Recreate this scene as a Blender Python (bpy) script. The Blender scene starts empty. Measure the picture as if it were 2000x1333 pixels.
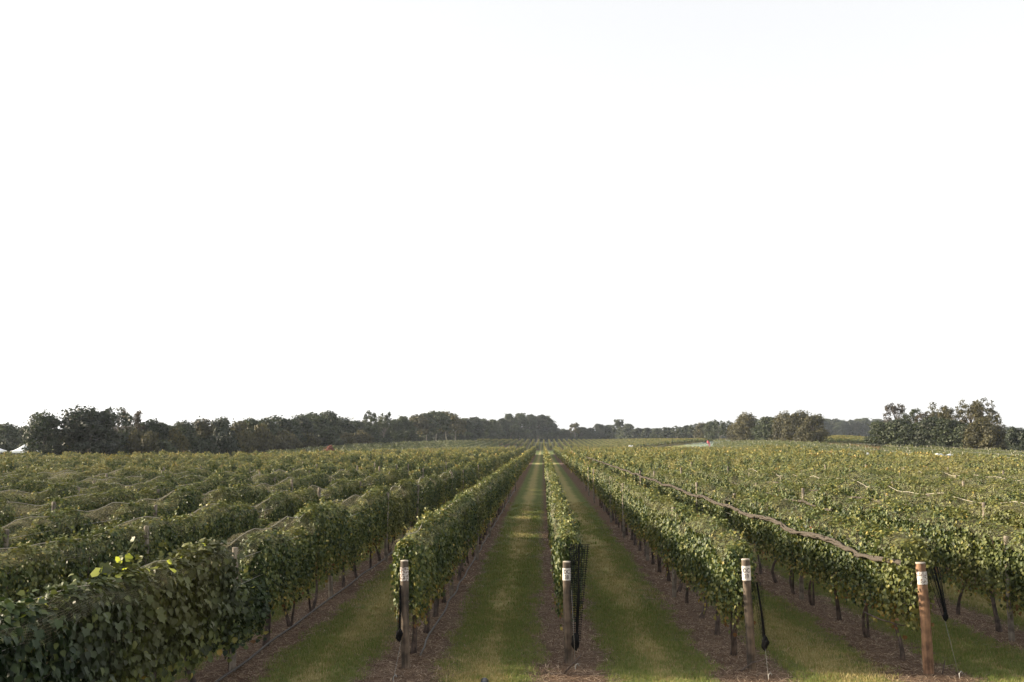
import bpy, math, random
import numpy as np

# ------------------------------------------------------------------ camera, sky, sun, exposure
scene = bpy.context.scene
COL = scene.collection
CAM_H, FPX, VPX, HY = 3.3, 1944.0, 1060.0, 863.0
PITCH = math.atan((HY - 666.5) / FPX)
YAW = math.atan((VPX - 1000.0) / FPX)
cam = bpy.data.cameras.new('camera'); cam.lens = 35.0; cam.sensor_width = 36.0
cam.clip_start = 0.1; cam.clip_end = 6000
cam_ob = bpy.data.objects.new('camera', cam); COL.objects.link(cam_ob)
cam_ob.location = (0, 0, CAM_H)
cam_ob.rotation_euler = (math.radians(90) + PITCH, 0, YAW)
scene.camera = cam_ob

SUN_EL, SUN_AZ = math.radians(17), math.radians(-83)   # azimuth from +Y (row direction), negative = left
world = bpy.data.worlds.new('World'); scene.world = world; world.use_nodes = True
wn, wl = world.node_tree.nodes, world.node_tree.links
wn.clear()
sky = wn.new('ShaderNodeTexSky'); sky.sky_type = 'NISHITA'; sky.sun_disc = False
sky.sun_elevation = SUN_EL; sky.sun_rotation = SUN_AZ
sky.air_density = 1.0; sky.dust_density = 1.0; sky.ozone_density = 1.0
hs = wn.new('ShaderNodeHueSaturation'); hs.inputs['Saturation'].default_value = 0.14
bg = wn.new('ShaderNodeBackground'); bg.inputs['Strength'].default_value = 0.128
wo = wn.new('ShaderNodeOutputWorld')
veil = wn.new('ShaderNodeMix'); veil.data_type = 'RGBA'; veil.inputs[0].default_value = 0.6   # thin even cloud over the whole sky
veil.inputs[7].default_value = (3.05, 3.05, 3.08, 1)
wl.new(sky.outputs['Color'], hs.inputs['Color']); wl.new(hs.outputs['Color'], veil.inputs[6]); wl.new(veil.outputs[2], bg.inputs['Color'])
wl.new(bg.outputs['Background'], wo.inputs['Surface'])

sun = bpy.data.lights.new('sun', 'SUN'); sun.energy = 5.0; sun.angle = math.radians(4); sun.color = (1.0, 0.85, 0.62)
sun_ob = bpy.data.objects.new('sun', sun); COL.objects.link(sun_ob)
sun_ob.rotation_euler = (math.radians(90) - SUN_EL, 0, -SUN_AZ + math.pi)
sun_ob.location = (-60, 0, 40)

scene.view_settings.view_transform = 'Standard'; scene.view_settings.look = 'None'
scene.view_settings.gamma = 1.0; scene.view_settings.use_curve_mapping = False
scene.view_settings.exposure = 1.4
scene.cycles.transparent_max_bounces = 48
scene.cycles.max_bounces = 6; scene.cycles.diffuse_bounces = 2; scene.cycles.glossy_bounces = 2
scene.cycles.transmission_bounces = 4; scene.cycles.volume_bounces = 0

rng = np.random.default_rng(7)
random.seed(7)

# ------------------------------------------------------------------ helpers
def ray(px, py):
    """world direction of a picture position (photograph pixels), scaled to Y = 1"""
    x, z = (px - 1000.0) / FPX, -(py - 666.5) / FPX
    cp, sp = math.cos(PITCH), math.sin(PITCH)
    y2, z2 = cp - z * sp, sp + z * cp
    cy, sy = math.cos(YAW), math.sin(YAW)
    X, Y = x * cy - y2 * sy, x * sy + y2 * cy
    return np.array([X / Y, 1.0, z2 / Y])
def at(px, py, Y):
    r = ray(px, py); return np.array([r[0] * Y, Y, CAM_H + r[2] * Y])
def on_ground(px, py, z=0.0):
    r = ray(px, py); Y = (z - CAM_H) / r[2]; return np.array([r[0] * Y, Y, z])

def mesh_np(name, V, Fs, mats, tone=None, matidx=None, uv=None, smooth=False):
    V = np.asarray(V, np.float32)
    if not isinstance(Fs, (list, tuple)): Fs = [Fs]
    Fs = [np.asarray(f, np.int32) for f in Fs if len(f)]
    me = bpy.data.meshes.new(name)
    me.vertices.add(len(V)); me.vertices.foreach_set('co', V.ravel())
    loops = np.concatenate([f.ravel() for f in Fs]).astype(np.int32)
    sizes = np.concatenate([np.full(len(f), f.shape[1], np.int32) for f in Fs])
    me.loops.add(len(loops)); me.loops.foreach_set('vertex_index', loops)
    me.polygons.add(len(sizes))
    me.polygons.foreach_set('loop_start', np.concatenate([[0], np.cumsum(sizes)[:-1]]).astype(np.int32))
    if matidx is not None: me.polygons.foreach_set('material_index', np.asarray(matidx, np.int32))
    if smooth: me.polygons.foreach_set('use_smooth', np.ones(len(sizes), bool))
    me.update(calc_edges=True)
    if tone is not None:
        a = me.attributes.new('tone', 'FLOAT', 'POINT'); a.data.foreach_set('value', np.asarray(tone, np.float32))
    if uv is not None:
        l = me.uv_layers.new(name='UVMap'); l.data.foreach_set('uv', np.asarray(uv, np.float32)[loops].ravel())
    for m in (mats if isinstance(mats, (list, tuple)) else [mats]): me.materials.append(m)
    return me

class Geo:
    """collects pieces of one mesh"""
    def __init__(s): s.V, s.T, s.Q, s.n, s.tone = [], [], [], 0, []
    def add(s, V, T=None, Q=None, tone=0.5):
        V = np.asarray(V, float)
        if T is not None and len(T): s.T.append(np.asarray(T) + s.n)
        if Q is not None and len(Q): s.Q.append(np.asarray(Q) + s.n)
        s.V.append(V); s.tone.append(np.broadcast_to(np.asarray(tone, float), (len(V),))); s.n += len(V)
    def tube(s, pts, rad, sides=7, tone=0.5, cap=True):
        pts = np.asarray(pts, float); m = len(pts); rad = np.broadcast_to(np.asarray(rad, float), (m,))
        d = np.gradient(pts, axis=0); d /= np.linalg.norm(d, axis=1)[:, None] + 1e-9
        ref = np.array([0, 0, 1.0]) if abs(d[:, 2]).mean() < 0.8 else np.array([0, 1.0, 0])
        a = np.cross(d, ref); a /= np.linalg.norm(a, axis=1)[:, None] + 1e-9
        b = np.cross(d, a)
        th = np.arange(sides) * 2 * math.pi / sides
        V = pts[:, None] + rad[:, None, None] * (np.cos(th)[None, :, None] * a[:, None] + np.sin(th)[None, :, None] * b[:, None])
        V = V.reshape(-1, 3)
        i = np.arange(m - 1)[:, None] * sides; j = np.arange(sides)[None]; k = (j + 1) % sides
        Q = np.stack([i + j, i + k, i + sides + k, i + sides + j], -1).reshape(-1, 4)
        T = []
        if cap:
            V = np.vstack([V, pts[0], pts[-1]]); c0, c1 = m * sides, m * sides + 1
            for q in range(sides):
                T.append((c0, (q + 1) % sides, q)); T.append((c1, (m - 1) * sides + q, (m - 1) * sides + (q + 1) % sides))
        s.add(V, T, Q, tone)
    def box(s, c, sz, tone=0.5):
        c, h = np.asarray(c, float), np.asarray(sz, float) / 2
        V = np.array([[x, y, z] for z in (-1, 1) for y in (-1, 1) for x in (-1, 1)]) * h + c
        s.add(V, None, [(0, 2, 3, 1), (4, 5, 7, 6), (0, 1, 5, 4), (2, 6, 7, 3), (0, 4, 6, 2), (1, 3, 7, 5)], tone)
    def mesh(s, name, mats, smooth=False, **kw):
        return mesh_np(name, np.vstack(s.V), ([np.vstack(s.T)] if s.T else []) + ([np.vstack(s.Q)] if s.Q else []), mats,
                       tone=np.concatenate(s.tone), smooth=smooth, **kw)

def link(name, me, parent=None, loc=(0, 0, 0), rz=0.0, scale=None):
    o = bpy.data.objects.new(name, me); COL.objects.link(o)
    o.location = [float(v) for v in loc]; o.rotation_euler = (0, 0, float(rz))
    if scale is not None: o.scale = [float(v) for v in scale]
    if parent is not None: o.parent = parent
    return o
def tag(o, label=None, cat=None, group=None, kind=None):
    if label: o['label'] = label
    if cat: o['category'] = cat
    if group: o['group'] = group
    if kind: o['kind'] = kind
    return o
ORD = ['first', 'second', 'third', 'fourth', 'fifth', 'sixth', 'seventh', 'eighth', 'ninth', 'tenth', 'eleventh', 'twelfth',
       'thirteenth', 'fourteenth', 'fifteenth', 'sixteenth', 'seventeenth', 'eighteenth', 'nineteenth', 'twentieth']
def ordinal(n):
    if n <= 20: return ORD[n - 1]
    t = {2: 'twenty', 3: 'thirty', 4: 'forty', 5: 'fifty', 6: 'sixty'}[n // 10]
    return t + ('-' + ORD[n % 10 - 1] if n % 10 else 'th').replace('tyth', 'tieth')

# ------------------------------------------------------------------ materials
def new_mat(name):
    m = bpy.data.materials.new(name); m.use_nodes = True
    n = m.node_tree.nodes; n.clear()
    return m, n, m.node_tree.links
def N(n, t, **kw):
    x = n.new(t)
    for k, v in kw.items():
        if k in x.inputs.keys(): x.inputs[k].default_value = v
        else: setattr(x, k, v)
    return x
def ramp(n, stops):
    r = n.new('ShaderNodeValToRGB'); e = r.color_ramp.elements
    while len(e) < len(stops): e.new(0.5)
    for q, (p, c) in zip(e, stops): q.position = p; q.color = (*c, 1)
    return r
def out(n, l, s):
    o = n.new('ShaderNodeOutputMaterial'); l.new(s, o.inputs['Surface'])

def leaf_mat(name, stops, rough=0.5, trans=0.35, tint=0.25, patch=0.0, patch_col=(0.3, 0.2, 0.04), pscale=0.12, spec=0.5):
    m, n, l = new_mat(name)
    a = N(n, 'ShaderNodeAttribute', attribute_name='tone')
    oi = n.new('ShaderNodeObjectInfo')
    mad = N(n, 'ShaderNodeMath', operation='MULTIPLY_ADD'); mad.inputs[1].default_value = tint; mad.inputs[2].default_value = -tint / 2
    l.new(oi.outputs['Random'], mad.inputs[0])
    ad = N(n, 'ShaderNodeMath', operation='ADD', use_clamp=True)
    l.new(a.outputs['Fac'], ad.inputs[0]); l.new(mad.outputs[0], ad.inputs[1])
    r = ramp(n, stops); l.new(ad.outputs[0], r.inputs['Fac'])
    col = r.outputs['Color']
    if patch > 0:
        g = n.new('ShaderNodeNewGeometry')
        nz = N(n, 'ShaderNodeTexNoise', Scale=pscale, Detail=2.0)
        l.new(g.outputs['Position'], nz.inputs['Vector'])
        mr = N(n, 'ShaderNodeMapRange'); mr.inputs[1].default_value = 0.55; mr.inputs[2].default_value = 0.72; mr.inputs[4].default_value = patch
        l.new(nz.outputs['Fac'], mr.inputs[0])
        mx = N(n, 'ShaderNodeMix', data_type='RGBA'); l.new(mr.outputs[0], mx.inputs[0]); l.new(col, mx.inputs[6]); mx.inputs[7].default_value = (*patch_col, 1)
        col = mx.outputs[2]
    p = N(n, 'ShaderNodeBsdfPrincipled', Roughness=rough); p.inputs['Specular IOR Level'].default_value = spec
    t = n.new('ShaderNodeBsdfTranslucent'); mix = N(n, 'ShaderNodeMixShader'); mix.inputs[0].default_value = trans
    br = N(n, 'ShaderNodeHueSaturation', Value=1.5, Saturation=1.1); l.new(col, br.inputs['Color'])
    l.new(col, p.inputs['Base Color']); l.new(br.outputs[0], t.inputs['Color'])
    l.new(p.outputs[0], mix.inputs[1]); l.new(t.outputs[0], mix.inputs[2]); out(n, l, mix.outputs[0])
    return m
M = {}
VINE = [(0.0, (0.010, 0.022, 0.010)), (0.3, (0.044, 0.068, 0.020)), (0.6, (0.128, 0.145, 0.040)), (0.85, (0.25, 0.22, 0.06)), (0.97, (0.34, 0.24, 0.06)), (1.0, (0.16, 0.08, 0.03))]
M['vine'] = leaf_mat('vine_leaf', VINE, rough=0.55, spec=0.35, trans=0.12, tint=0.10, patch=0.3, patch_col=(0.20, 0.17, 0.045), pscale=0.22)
M['vine_far'] = leaf_mat('vine_leaf_far', VINE, rough=0.6, spec=0.3, trans=0.11, tint=0.18, patch=0.5, patch_col=(0.23, 0.185, 0.06), pscale=0.07)
M['young'] = leaf_mat('young_vine_leaf', [(0.0, (0.035, 0.055, 0.018)), (0.5, (0.10, 0.115, 0.04)), (1.0, (0.24, 0.23, 0.09))], trans=0.3)
TREE = lambda r, g, b: [(0.0, (r * .45, g * .45, b * .45)), (0.5, (r, g, b)), (1.0, (r * 1.9, g * 1.7, b * 1.4))]
M['tree_dark'] = leaf_mat('tree_leaf_dark', TREE(0.018, 0.028, 0.012), rough=0.6, trans=0.2)
M['tree_mid'] = leaf_mat('tree_leaf_mid', TREE(0.030, 0.042, 0.017), rough=0.6, trans=0.25)
M['tree_olive'] = leaf_mat('tree_leaf_olive', TREE(0.056, 0.053, 0.021), rough=0.6, trans=0.3)
M['tree_brown'] = leaf_mat('tree_leaf_brown', TREE(0.055, 0.043, 0.027), rough=0.6, trans=0.3)
M['red_leaf'] = leaf_mat('red_leaf', TREE(0.15, 0.06, 0.045), rough=0.6, trans=0.3)
M['grass'] = leaf_mat('grass_blade', [(0.0, (0.105, 0.15, 0.04)), (0.55, (0.22, 0.25, 0.075)), (0.85, (0.22, 0.19, 0.08)), (1.0, (0.34, 0.27, 0.13))], rough=0.6, trans=0.25, tint=0.3, spec=0.25)
M['straw_grass'] = leaf_mat('dry_grass_blade', [(0.0, (0.18, 0.17, 0.06)), (0.6, (0.36, 0.30, 0.14)), (1.0, (0.50, 0.42, 0.23))], rough=0.7, trans=0.2, tint=0.3, spec=0.2)
M['straw'] = leaf_mat('straw', [(0.0, (0.07, 0.042, 0.03)), (0.5, (0.22, 0.145, 0.095)), (1.0, (0.48, 0.37, 0.26))], rough=0.8, trans=0.05, tint=0.3, spec=0.2)

def wood_mat(name, c1, c2, scale=(26, 26, 1.6), rough=0.85, bump=0.4):
    m, n, l = new_mat(name)
    tc = n.new('ShaderNodeTexCoord'); mp = n.new('ShaderNodeMapping'); mp.inputs['Scale'].default_value = scale
    l.new(tc.outputs['Object'], mp.inputs['Vector'])
    nz = N(n, 'ShaderNodeTexNoise', Scale=1.0, Detail=6.0, Roughness=0.65); l.new(mp.outputs[0], nz.inputs['Vector'])
    nz2 = N(n, 'ShaderNodeTexNoise', Scale=7.0, Detail=4.0); l.new(tc.outputs['Object'], nz2.inputs['Vector'])
    av = N(n, 'ShaderNodeMath', operation='MULTIPLY_ADD'); l.new(nz2.outputs[0], av.inputs[0]); av.inputs[1].default_value = 0.6; 
    h = N(n, 'ShaderNodeMath', operation='MULTIPLY'); l.new(nz.outputs[0], h.inputs[0]); h.inputs[1].default_value = 0.5; l.new(h.outputs[0], av.inputs[2])
    r = ramp(n, [(0.44, c1), (0.66, c2)]); l.new(av.outputs[0], r.inputs['Fac'])
    b = N(n, 'ShaderNodeBump', Strength=bump, Distance=0.01); l.new(nz.outputs[0], b.inputs['Height'])
    p = N(n, 'ShaderNodeBsdfPrincipled', Roughness=rough); l.new(r.outputs[0], p.inputs['Base Color']); l.new(b.outputs[0], p.inputs['Normal'])
    out(n, l, p.outputs[0]); return m
M['bark'] = wood_mat('vine_bark', (0.035, 0.026, 0.022), (0.13, 0.095, 0.08), (40, 40, 8))
M['tree_bark'] = wood_mat('tree_bark', (0.06, 0.05, 0.045), (0.22, 0.2, 0.18), (4, 4, 0.6))
M['pale_bark'] = wood_mat('pale_bark', (0.10, 0.09, 0.08), (0.26, 0.24, 0.21), (4, 4, 0.6))
M['post_grey'] = wood_mat('post_grey_wood', (0.09, 0.075, 0.06), (0.28, 0.235, 0.19))
M['post_brown'] = wood_mat('post_brown_wood', (0.035, 0.027, 0.021), (0.14, 0.105, 0.078))
M['post_orange'] = wood_mat('post_orange_wood', (0.09, 0.05, 0.031), (0.29, 0.165, 0.095))
M['post_top'] = wood_mat('post_end_grain', (0.26, 0.22, 0.18), (0.55, 0.5, 0.44), (30, 30, 30))
M['stake'] = wood_mat('stake_pale', (0.30, 0.28, 0.22), (0.52, 0.49, 0.41))

def plain(name, c, rough=0.6, metal=0.0, bump=0.0, bscale=40.0, var=0.0):
    m, n, l = new_mat(name)
    p = N(n, 'ShaderNodeBsdfPrincipled', Roughness=rough, Metallic=metal); p.inputs['Base Color'].default_value = (*c, 1); p.inputs['Specular IOR Level'].default_value = 0.5 if rough < .7 else 0.12
    tc = n.new('ShaderNodeTexCoord'); nz = N(n, 'ShaderNodeTexNoise', Scale=bscale, Detail=4.0); l.new(tc.outputs['Object'], nz.inputs['Vector'])
    if var:
        r = ramp(n, [(0.3, tuple(v * (1 - var) for v in c)), (0.7, tuple(min(1, v * (1 + var)) for v in c))]); l.new(nz.outputs[0], r.inputs['Fac']); l.new(r.outputs[0], p.inputs['Base Color'])
    if bump:
        b = N(n, 'ShaderNodeBump', Strength=bump, Distance=0.01); l.new(nz.outputs[0], b.inputs['Height']); l.new(b.outputs[0], p.inputs['Normal'])
    out(n, l, p.outputs[0]); return m
M['wire'] = plain('wire', (0.28, 0.27, 0.25), 0.5, 0.5)
M['black'] = plain('black_metal', (0.014, 0.013, 0.017), 0.35, 0.0, 0.1, 200)
M['white_cloth'] = plain('white_cloth', (0.85, 0.86, 0.88), 0.8, 0, 0.15, 6, 0.06)
M['letter'] = plain('letter_paint', (0.035, 0.028, 0.03), 0.7)
M['hose'] = plain('drip_hose', (0.07, 0.06, 0.055), 0.6, 0, 0.2, 30, 0.4)
M['net_roll'] = plain('net_roll', (0.078, 0.066, 0.055), 0.9, 0, 1.0, 60, 0.45)
M['net_dark'] = plain('net_dark', (0.007, 0.007, 0.008), 0.85, 0, 1.0, 90, 0.5)
M['pink'] = plain('pink_cloth', (0.75, 0.16, 0.2), 0.8, 0, 0.3, 8, 0.3)
M['lens'] = plain('lamp_lens', (0.6, 0.55, 0.4), 0.1)
def sign_mat():
    m, n, l = new_mat('flaking_white_paint')
    tc = n.new('ShaderNodeTexCoord'); nz = N(n, 'ShaderNodeTexNoise', Scale=45.0, Detail=5.0, Roughness=0.7); l.new(tc.outputs['Object'], nz.inputs['Vector'])
    oi = N(n, 'ShaderNodeAttribute', attribute_name='wear', attribute_type='OBJECT')
    gt = N(n, 'ShaderNodeMath', operation='LESS_THAN'); l.new(nz.outputs[0], gt.inputs[0]); l.new(oi.outputs['Fac'], gt.inputs[1])
    mx = N(n, 'ShaderNodeMix', data_type='RGBA'); l.new(gt.outputs[0], mx.inputs[0]); mx.inputs[6].default_value = (0.56, 0.53, 0.51, 1); mx.inputs[7].default_value = (0.16, 0.11, 0.09, 1)
    p = N(n, 'ShaderNodeBsdfPrincipled', Roughness=0.75); l.new(mx.outputs[2], p.inputs['Base Color']); out(n, l, p.outputs[0]); return m
M['sign'] = sign_mat()

def net_mat(name, col, cell, thread, trans=0.35):
    """knotted bird net: threads on a square grid, holes between (UV in metres)"""
    m, n, l = new_mat(name)
    uv = n.new('ShaderNodeUVMap'); sp = n.new('ShaderNodeSeparateXYZ'); l.new(uv.outputs[0], sp.inputs[0])
    hits = []
    for i in (0, 1):
        d = N(n, 'ShaderNodeMath', operation='DIVIDE'); l.new(sp.outputs[i], d.inputs[0]); d.inputs[1].default_value = cell
        f = N(n, 'ShaderNodeMath', operation='FRACT'); l.new(d.outputs[0], f.inputs[0])
        c = N(n, 'ShaderNodeMath', operation='LESS_THAN'); l.new(f.outputs[0], c.inputs[0]); c.inputs[1].default_value = thread / cell
        hits.append(c)
    mx = N(n, 'ShaderNodeMath', operation='MAXIMUM'); l.new(hits[0].outputs[0], mx.inputs[0]); l.new(hits[1].outputs[0], mx.inputs[1])
    df = N(n, 'ShaderNodeBsdfDiffuse'); df.inputs[0].default_value = (*col, 1)
    tl = N(n, 'ShaderNodeBsdfTranslucent'); tl.inputs[0].default_value = (*col, 1)
    m1 = n.new('ShaderNodeMixShader'); m1.inputs[0].default_value = trans; l.new(df.outputs[0], m1.inputs[1]); l.new(tl.outputs[0], m1.inputs[2])
    tr = n.new('ShaderNodeBsdfTransparent'); m2 = n.new('ShaderNodeMixShader')
    l.new(mx.outputs[0], m2.inputs[0]); l.new(tr.outputs[0], m2.inputs[1]); l.new(m1.outputs[0], m2.inputs[2]); out(n, l, m2.outputs[0])
    return m
M['net'] = net_mat('bird_net', (0.36, 0.33, 0.23), 0.022, 0.0010)
M['net_ridge'] = plain('net_ridge', (0.33, 0.30, 0.24), 0.9)
M['net_veil'] = net_mat('dark_net', (0.02, 0.022, 0.025), 0.03, 0.008, 0.2)
M['net_blue'] = net_mat('blue_net', (0.20, 0.26, 0.28), 0.3, 0.025)

# ------------------------------------------------------------------ terrain
ROW = 2.48
ROWX = {-1: -2.03, 0: 0.40, 1: 2.95, 2: 5.47}
def row_x(k):
    if k in ROWX: return ROWX[k]
    return ROWX[2] + (k - 2) * ROW if k > 2 else ROWX[-1] + (k + 1) * ROW
T_PX = np.array([-400, 0, 500, 560, 700, 900, 1060, 1200, 1350, 1500, 1700, 1850, 1990, 2400], float)
T_U = (T_PX - VPX) / FPX
T_D0 = np.array([125, 125, 125, 130, 140, 215, 372, 372, 250, 150, 128, 116, 108, 100], float)
T_D1 = np.array([180, 170, 175, 195, 250, 365, 515, 520, 400, 235, 185, 170, 155, 140], float)
T_Z = np.array([0.2, 0.2, 0.2, 0.4, 1.4, 2.3, 2.55, 2.7, 2.6, 2.0, 1.3, 0.85, 0.45, 0.3], float)
def terrain(x, y):
    x, y = np.asarray(x, float), np.asarray(y, float)
    u = x / np.maximum(y, 1.0)
    d0, d1, z = np.interp(u, T_U, T_D0), np.interp(u, T_U, T_D1), np.interp(u, T_U, T_Z)
    t = np.clip((y - d0) / (d1 - d0), 0, 1)
    t2 = np.clip((y - 250) / 90, 0, 1); w = np.clip(1 - np.abs(u - (1640 - VPX) / FPX) / 0.07, 0, 1)
    return z * t * t * (3 - 2 * t) + 1.9 * t2 * t2 * (3 - 2 * t2) * w * w * (3 - 2 * w)
def near_end(x):   # far edge of the big vineyard block along a row
    return np.interp(x, [-90, -62, -36, -19, -4, 33, 46], [100, 112, 124, 215, 257, 257, 200])
def stripe_zone(x, y):
    a = (x > -95) & (x < 47) & (y < near_end(x) + 2)
    b = (y > 371) & (y < 512) & (x > -26) & (x < 78)
    return a | b
def grid_axis(a, b, fine0, fine1, step, grow=1.12):
    v = list(np.arange(fine0, fine1 + 1e-6, step)); s = step
    while v[-1] < b: s *= grow; v.append(v[-1] + s)
    s = step
    while v[0] > a: s *= grow; v.insert(0, v[0] - s)
    return np.array(v)
gx, gy = grid_axis(-2500, 2500, -70, 80, 2.0), grid_axis(-150, 4500, -4, 270, 2.5, 1.06)
GX, GY = np.meshgrid(gx, gy)
GZ = terrain(GX, GY)
nx_, ny_ = len(gx), len(gy)
ii, jj = np.meshgrid(np.arange(nx_ - 1), np.arange(ny_ - 1)); b0 = (jj * nx_ + ii).ravel()
def ground_mat():
    m, n, l = new_mat('vineyard_ground')
    g = n.new('ShaderNodeNewGeometry'); sp = n.new('ShaderNodeSeparateXYZ'); l.new(g.outputs['Position'], sp.inputs[0])
    def math_(op, a, b=None, c=None, clamp=False):
        x = N(n, 'ShaderNodeMath', operation=op, use_clamp=clamp)
        for i, v in enumerate((a, b, c)):
            if v is None: continue
            if isinstance(v, (int, float)): x.inputs[i].default_value = v
            else: l.new(v, x.inputs[i])
        return x.outputs[0]
    def noise(scale, detail=4.0, rough=0.6, vec=None):
        x = N(n, 'ShaderNodeTexNoise', Scale=scale, Detail=detail, Roughness=rough); l.new(vec or g.outputs['Position'], x.inputs['Vector']); return x.outputs['Fac']
    t = math_('FRACT', math_('ADD', math_('DIVIDE', math_('SUBTRACT', sp.outputs[0], 0.42), ROW), 100.5))
    d = math_('MULTIPLY', math_('ABSOLUTE', math_('SUBTRACT', t, 0.5)), ROW)           # metres to the nearest row line
    n1, n2, n3, n4 = noise(1.3), noise(9.0, 5), noise(55.0, 4), noise(0.35, 3)
    edge = math_('ADD', d, math_('MULTIPLY', math_('SUBTRACT', n1, 0.5), 0.55)); edge = math_('ADD', edge, math_('MULTIPLY', math_('SUBTRACT', n2, 0.5), 0.55))
    soil = math_('SUBTRACT', 1.0, N(n, 'ShaderNodeMapRange').outputs[0]); mr = soil.node.inputs[1].links[0].from_node
    mr.inputs[1].default_value = 0.33; mr.inputs[2].default_value = 0.56; l.new(edge, mr.inputs[0])
    z = N(n, 'ShaderNodeAttribute', attribute_name='tone')
    soil = math_('MULTIPLY', soil, z.outputs['Fac'])
    mp = n.new('ShaderNodeMapping'); mp.inputs['Scale'].default_value = (14, 2.0, 14); l.new(g.outputs['Position'], mp.inputs['Vector'])
    st = noise(1.0, 5, 0.7, mp.outputs[0])
    gmix = math_('ADD', math_('MULTIPLY', n3, 0.45), math_('MULTIPLY', st, 0.55))
    gr = ramp(n, [(0.3, (0.058, 0.078, 0.022)), (0.55, (0.125, 0.15, 0.044)), (0.75, (0.21, 0.20, 0.075))]); l.new(gmix, gr.inputs['Fac'])
    # mown, drier middle of each alley
    dry = N(n, 'ShaderNodeMapRange'); dry.inputs[1].default_value = 0.80; dry.inputs[2].default_value = 1.12; l.new(math_('ADD', d, math_('MULTIPLY', math_('SUBTRACT', n4, 0.5), 0.7)), dry.inputs[0])
    dryf = math_('MULTIPLY', math_('MULTIPLY', dry.outputs[0], 0.95), math_('MULTIPLY', n2, 1.5), None, True)
    gm = N(n, 'ShaderNodeMix', data_type='RGBA'); l.new(dryf, gm.inputs[0]); l.new(gr.outputs[0], gm.inputs[6]); gm.inputs[7].default_value = (0.36, 0.30, 0.13, 1)
    so = ramp(n, [(0.30, (0.035, 0.021, 0.015)), (0.5, (0.105, 0.063, 0.040)), (0.70, (0.30, 0.195, 0.12))]); l.new(math_('ADD', math_('MULTIPLY', n3, 0.6), math_('MULTIPLY', n2, 0.4)), so.inputs['Fac'])
    fm = N(n, 'ShaderNodeMix', data_type='RGBA'); l.new(soil, fm.inputs[0]); l.new(gm.outputs[2], fm.inputs[6]); l.new(so.outputs[0], fm.inputs[7])
    b = N(n, 'ShaderNodeBump', Strength=0.8, Distance=0.03); l.new(math_('ADD', n3, n2), b.inputs['Height'])
    p = N(n, 'ShaderNodeBsdfPrincipled', Roughness=0.95); p.inputs['Specular IOR Level'].default_value = 0.15
    l.new(fm.outputs[2], p.inputs['Base Color']); l.new(b.outputs[0], p.inputs['Normal']); out(n, l, p.outputs[0]); return m
M['ground'] = ground_mat()
zone = stripe_zone(GX.ravel(), GY.ravel()).astype(float)
gme = mesh_np('ground', np.stack([GX.ravel(), GY.ravel(), GZ.ravel()], -1), np.stack([b0, b0 + 1, b0 + nx_ + 1, b0 + nx_], -1), M['ground'], tone=zone, smooth=True)
tag(link('ground', gme), kind='structure')

# ------------------------------------------------------------------ leaf clouds
LEAF6 = (np.array([[0, 0, 0], [-.40, .10, .13], [-.45, .56, .17], [0, 1.08, -.08], [.45, .56, .17], [.40, .10, .13], [0, .5, 0]]),
         np.array([[6, 0, 1], [6, 1, 2], [6, 2, 3], [6, 3, 4], [6, 4, 5], [6, 5, 0]]))
LEAF2 = (np.array([[0, 0, 0], [-.5, .45, .12], [0, 1, 0], [.5, .45, .12]]), np.array([[0, 2, 1], [0, 3, 2]]))
def leaf_cloud(P, Nn, T, size, tone, tmpl):
    """one leaf per row of P: normal Nn, tip direction T"""
    tv, tf = tmpl; n = len(P)
    Nn = Nn / (np.linalg.norm(Nn, axis=1)[:, None] + 1e-9)
    T = T - (T * Nn).sum(1)[:, None] * Nn; T /= np.linalg.norm(T, axis=1)[:, None] + 1e-9
    B = np.cross(T, Nn); s = np.asarray(size)[:, None, None]
    V = P[:, None] + s * (tv[None, :, 0:1] * B[:, None] + tv[None, :, 1:2] * T[:, None] + tv[None, :, 2:3] * Nn[:, None])
    F = tf[None] + (np.arange(n) * len(tv))[:, None, None]
    return V.reshape(-1, 3), F.reshape(-1, 3), np.repeat(tone, len(tv))
VTOP = 1.86
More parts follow.
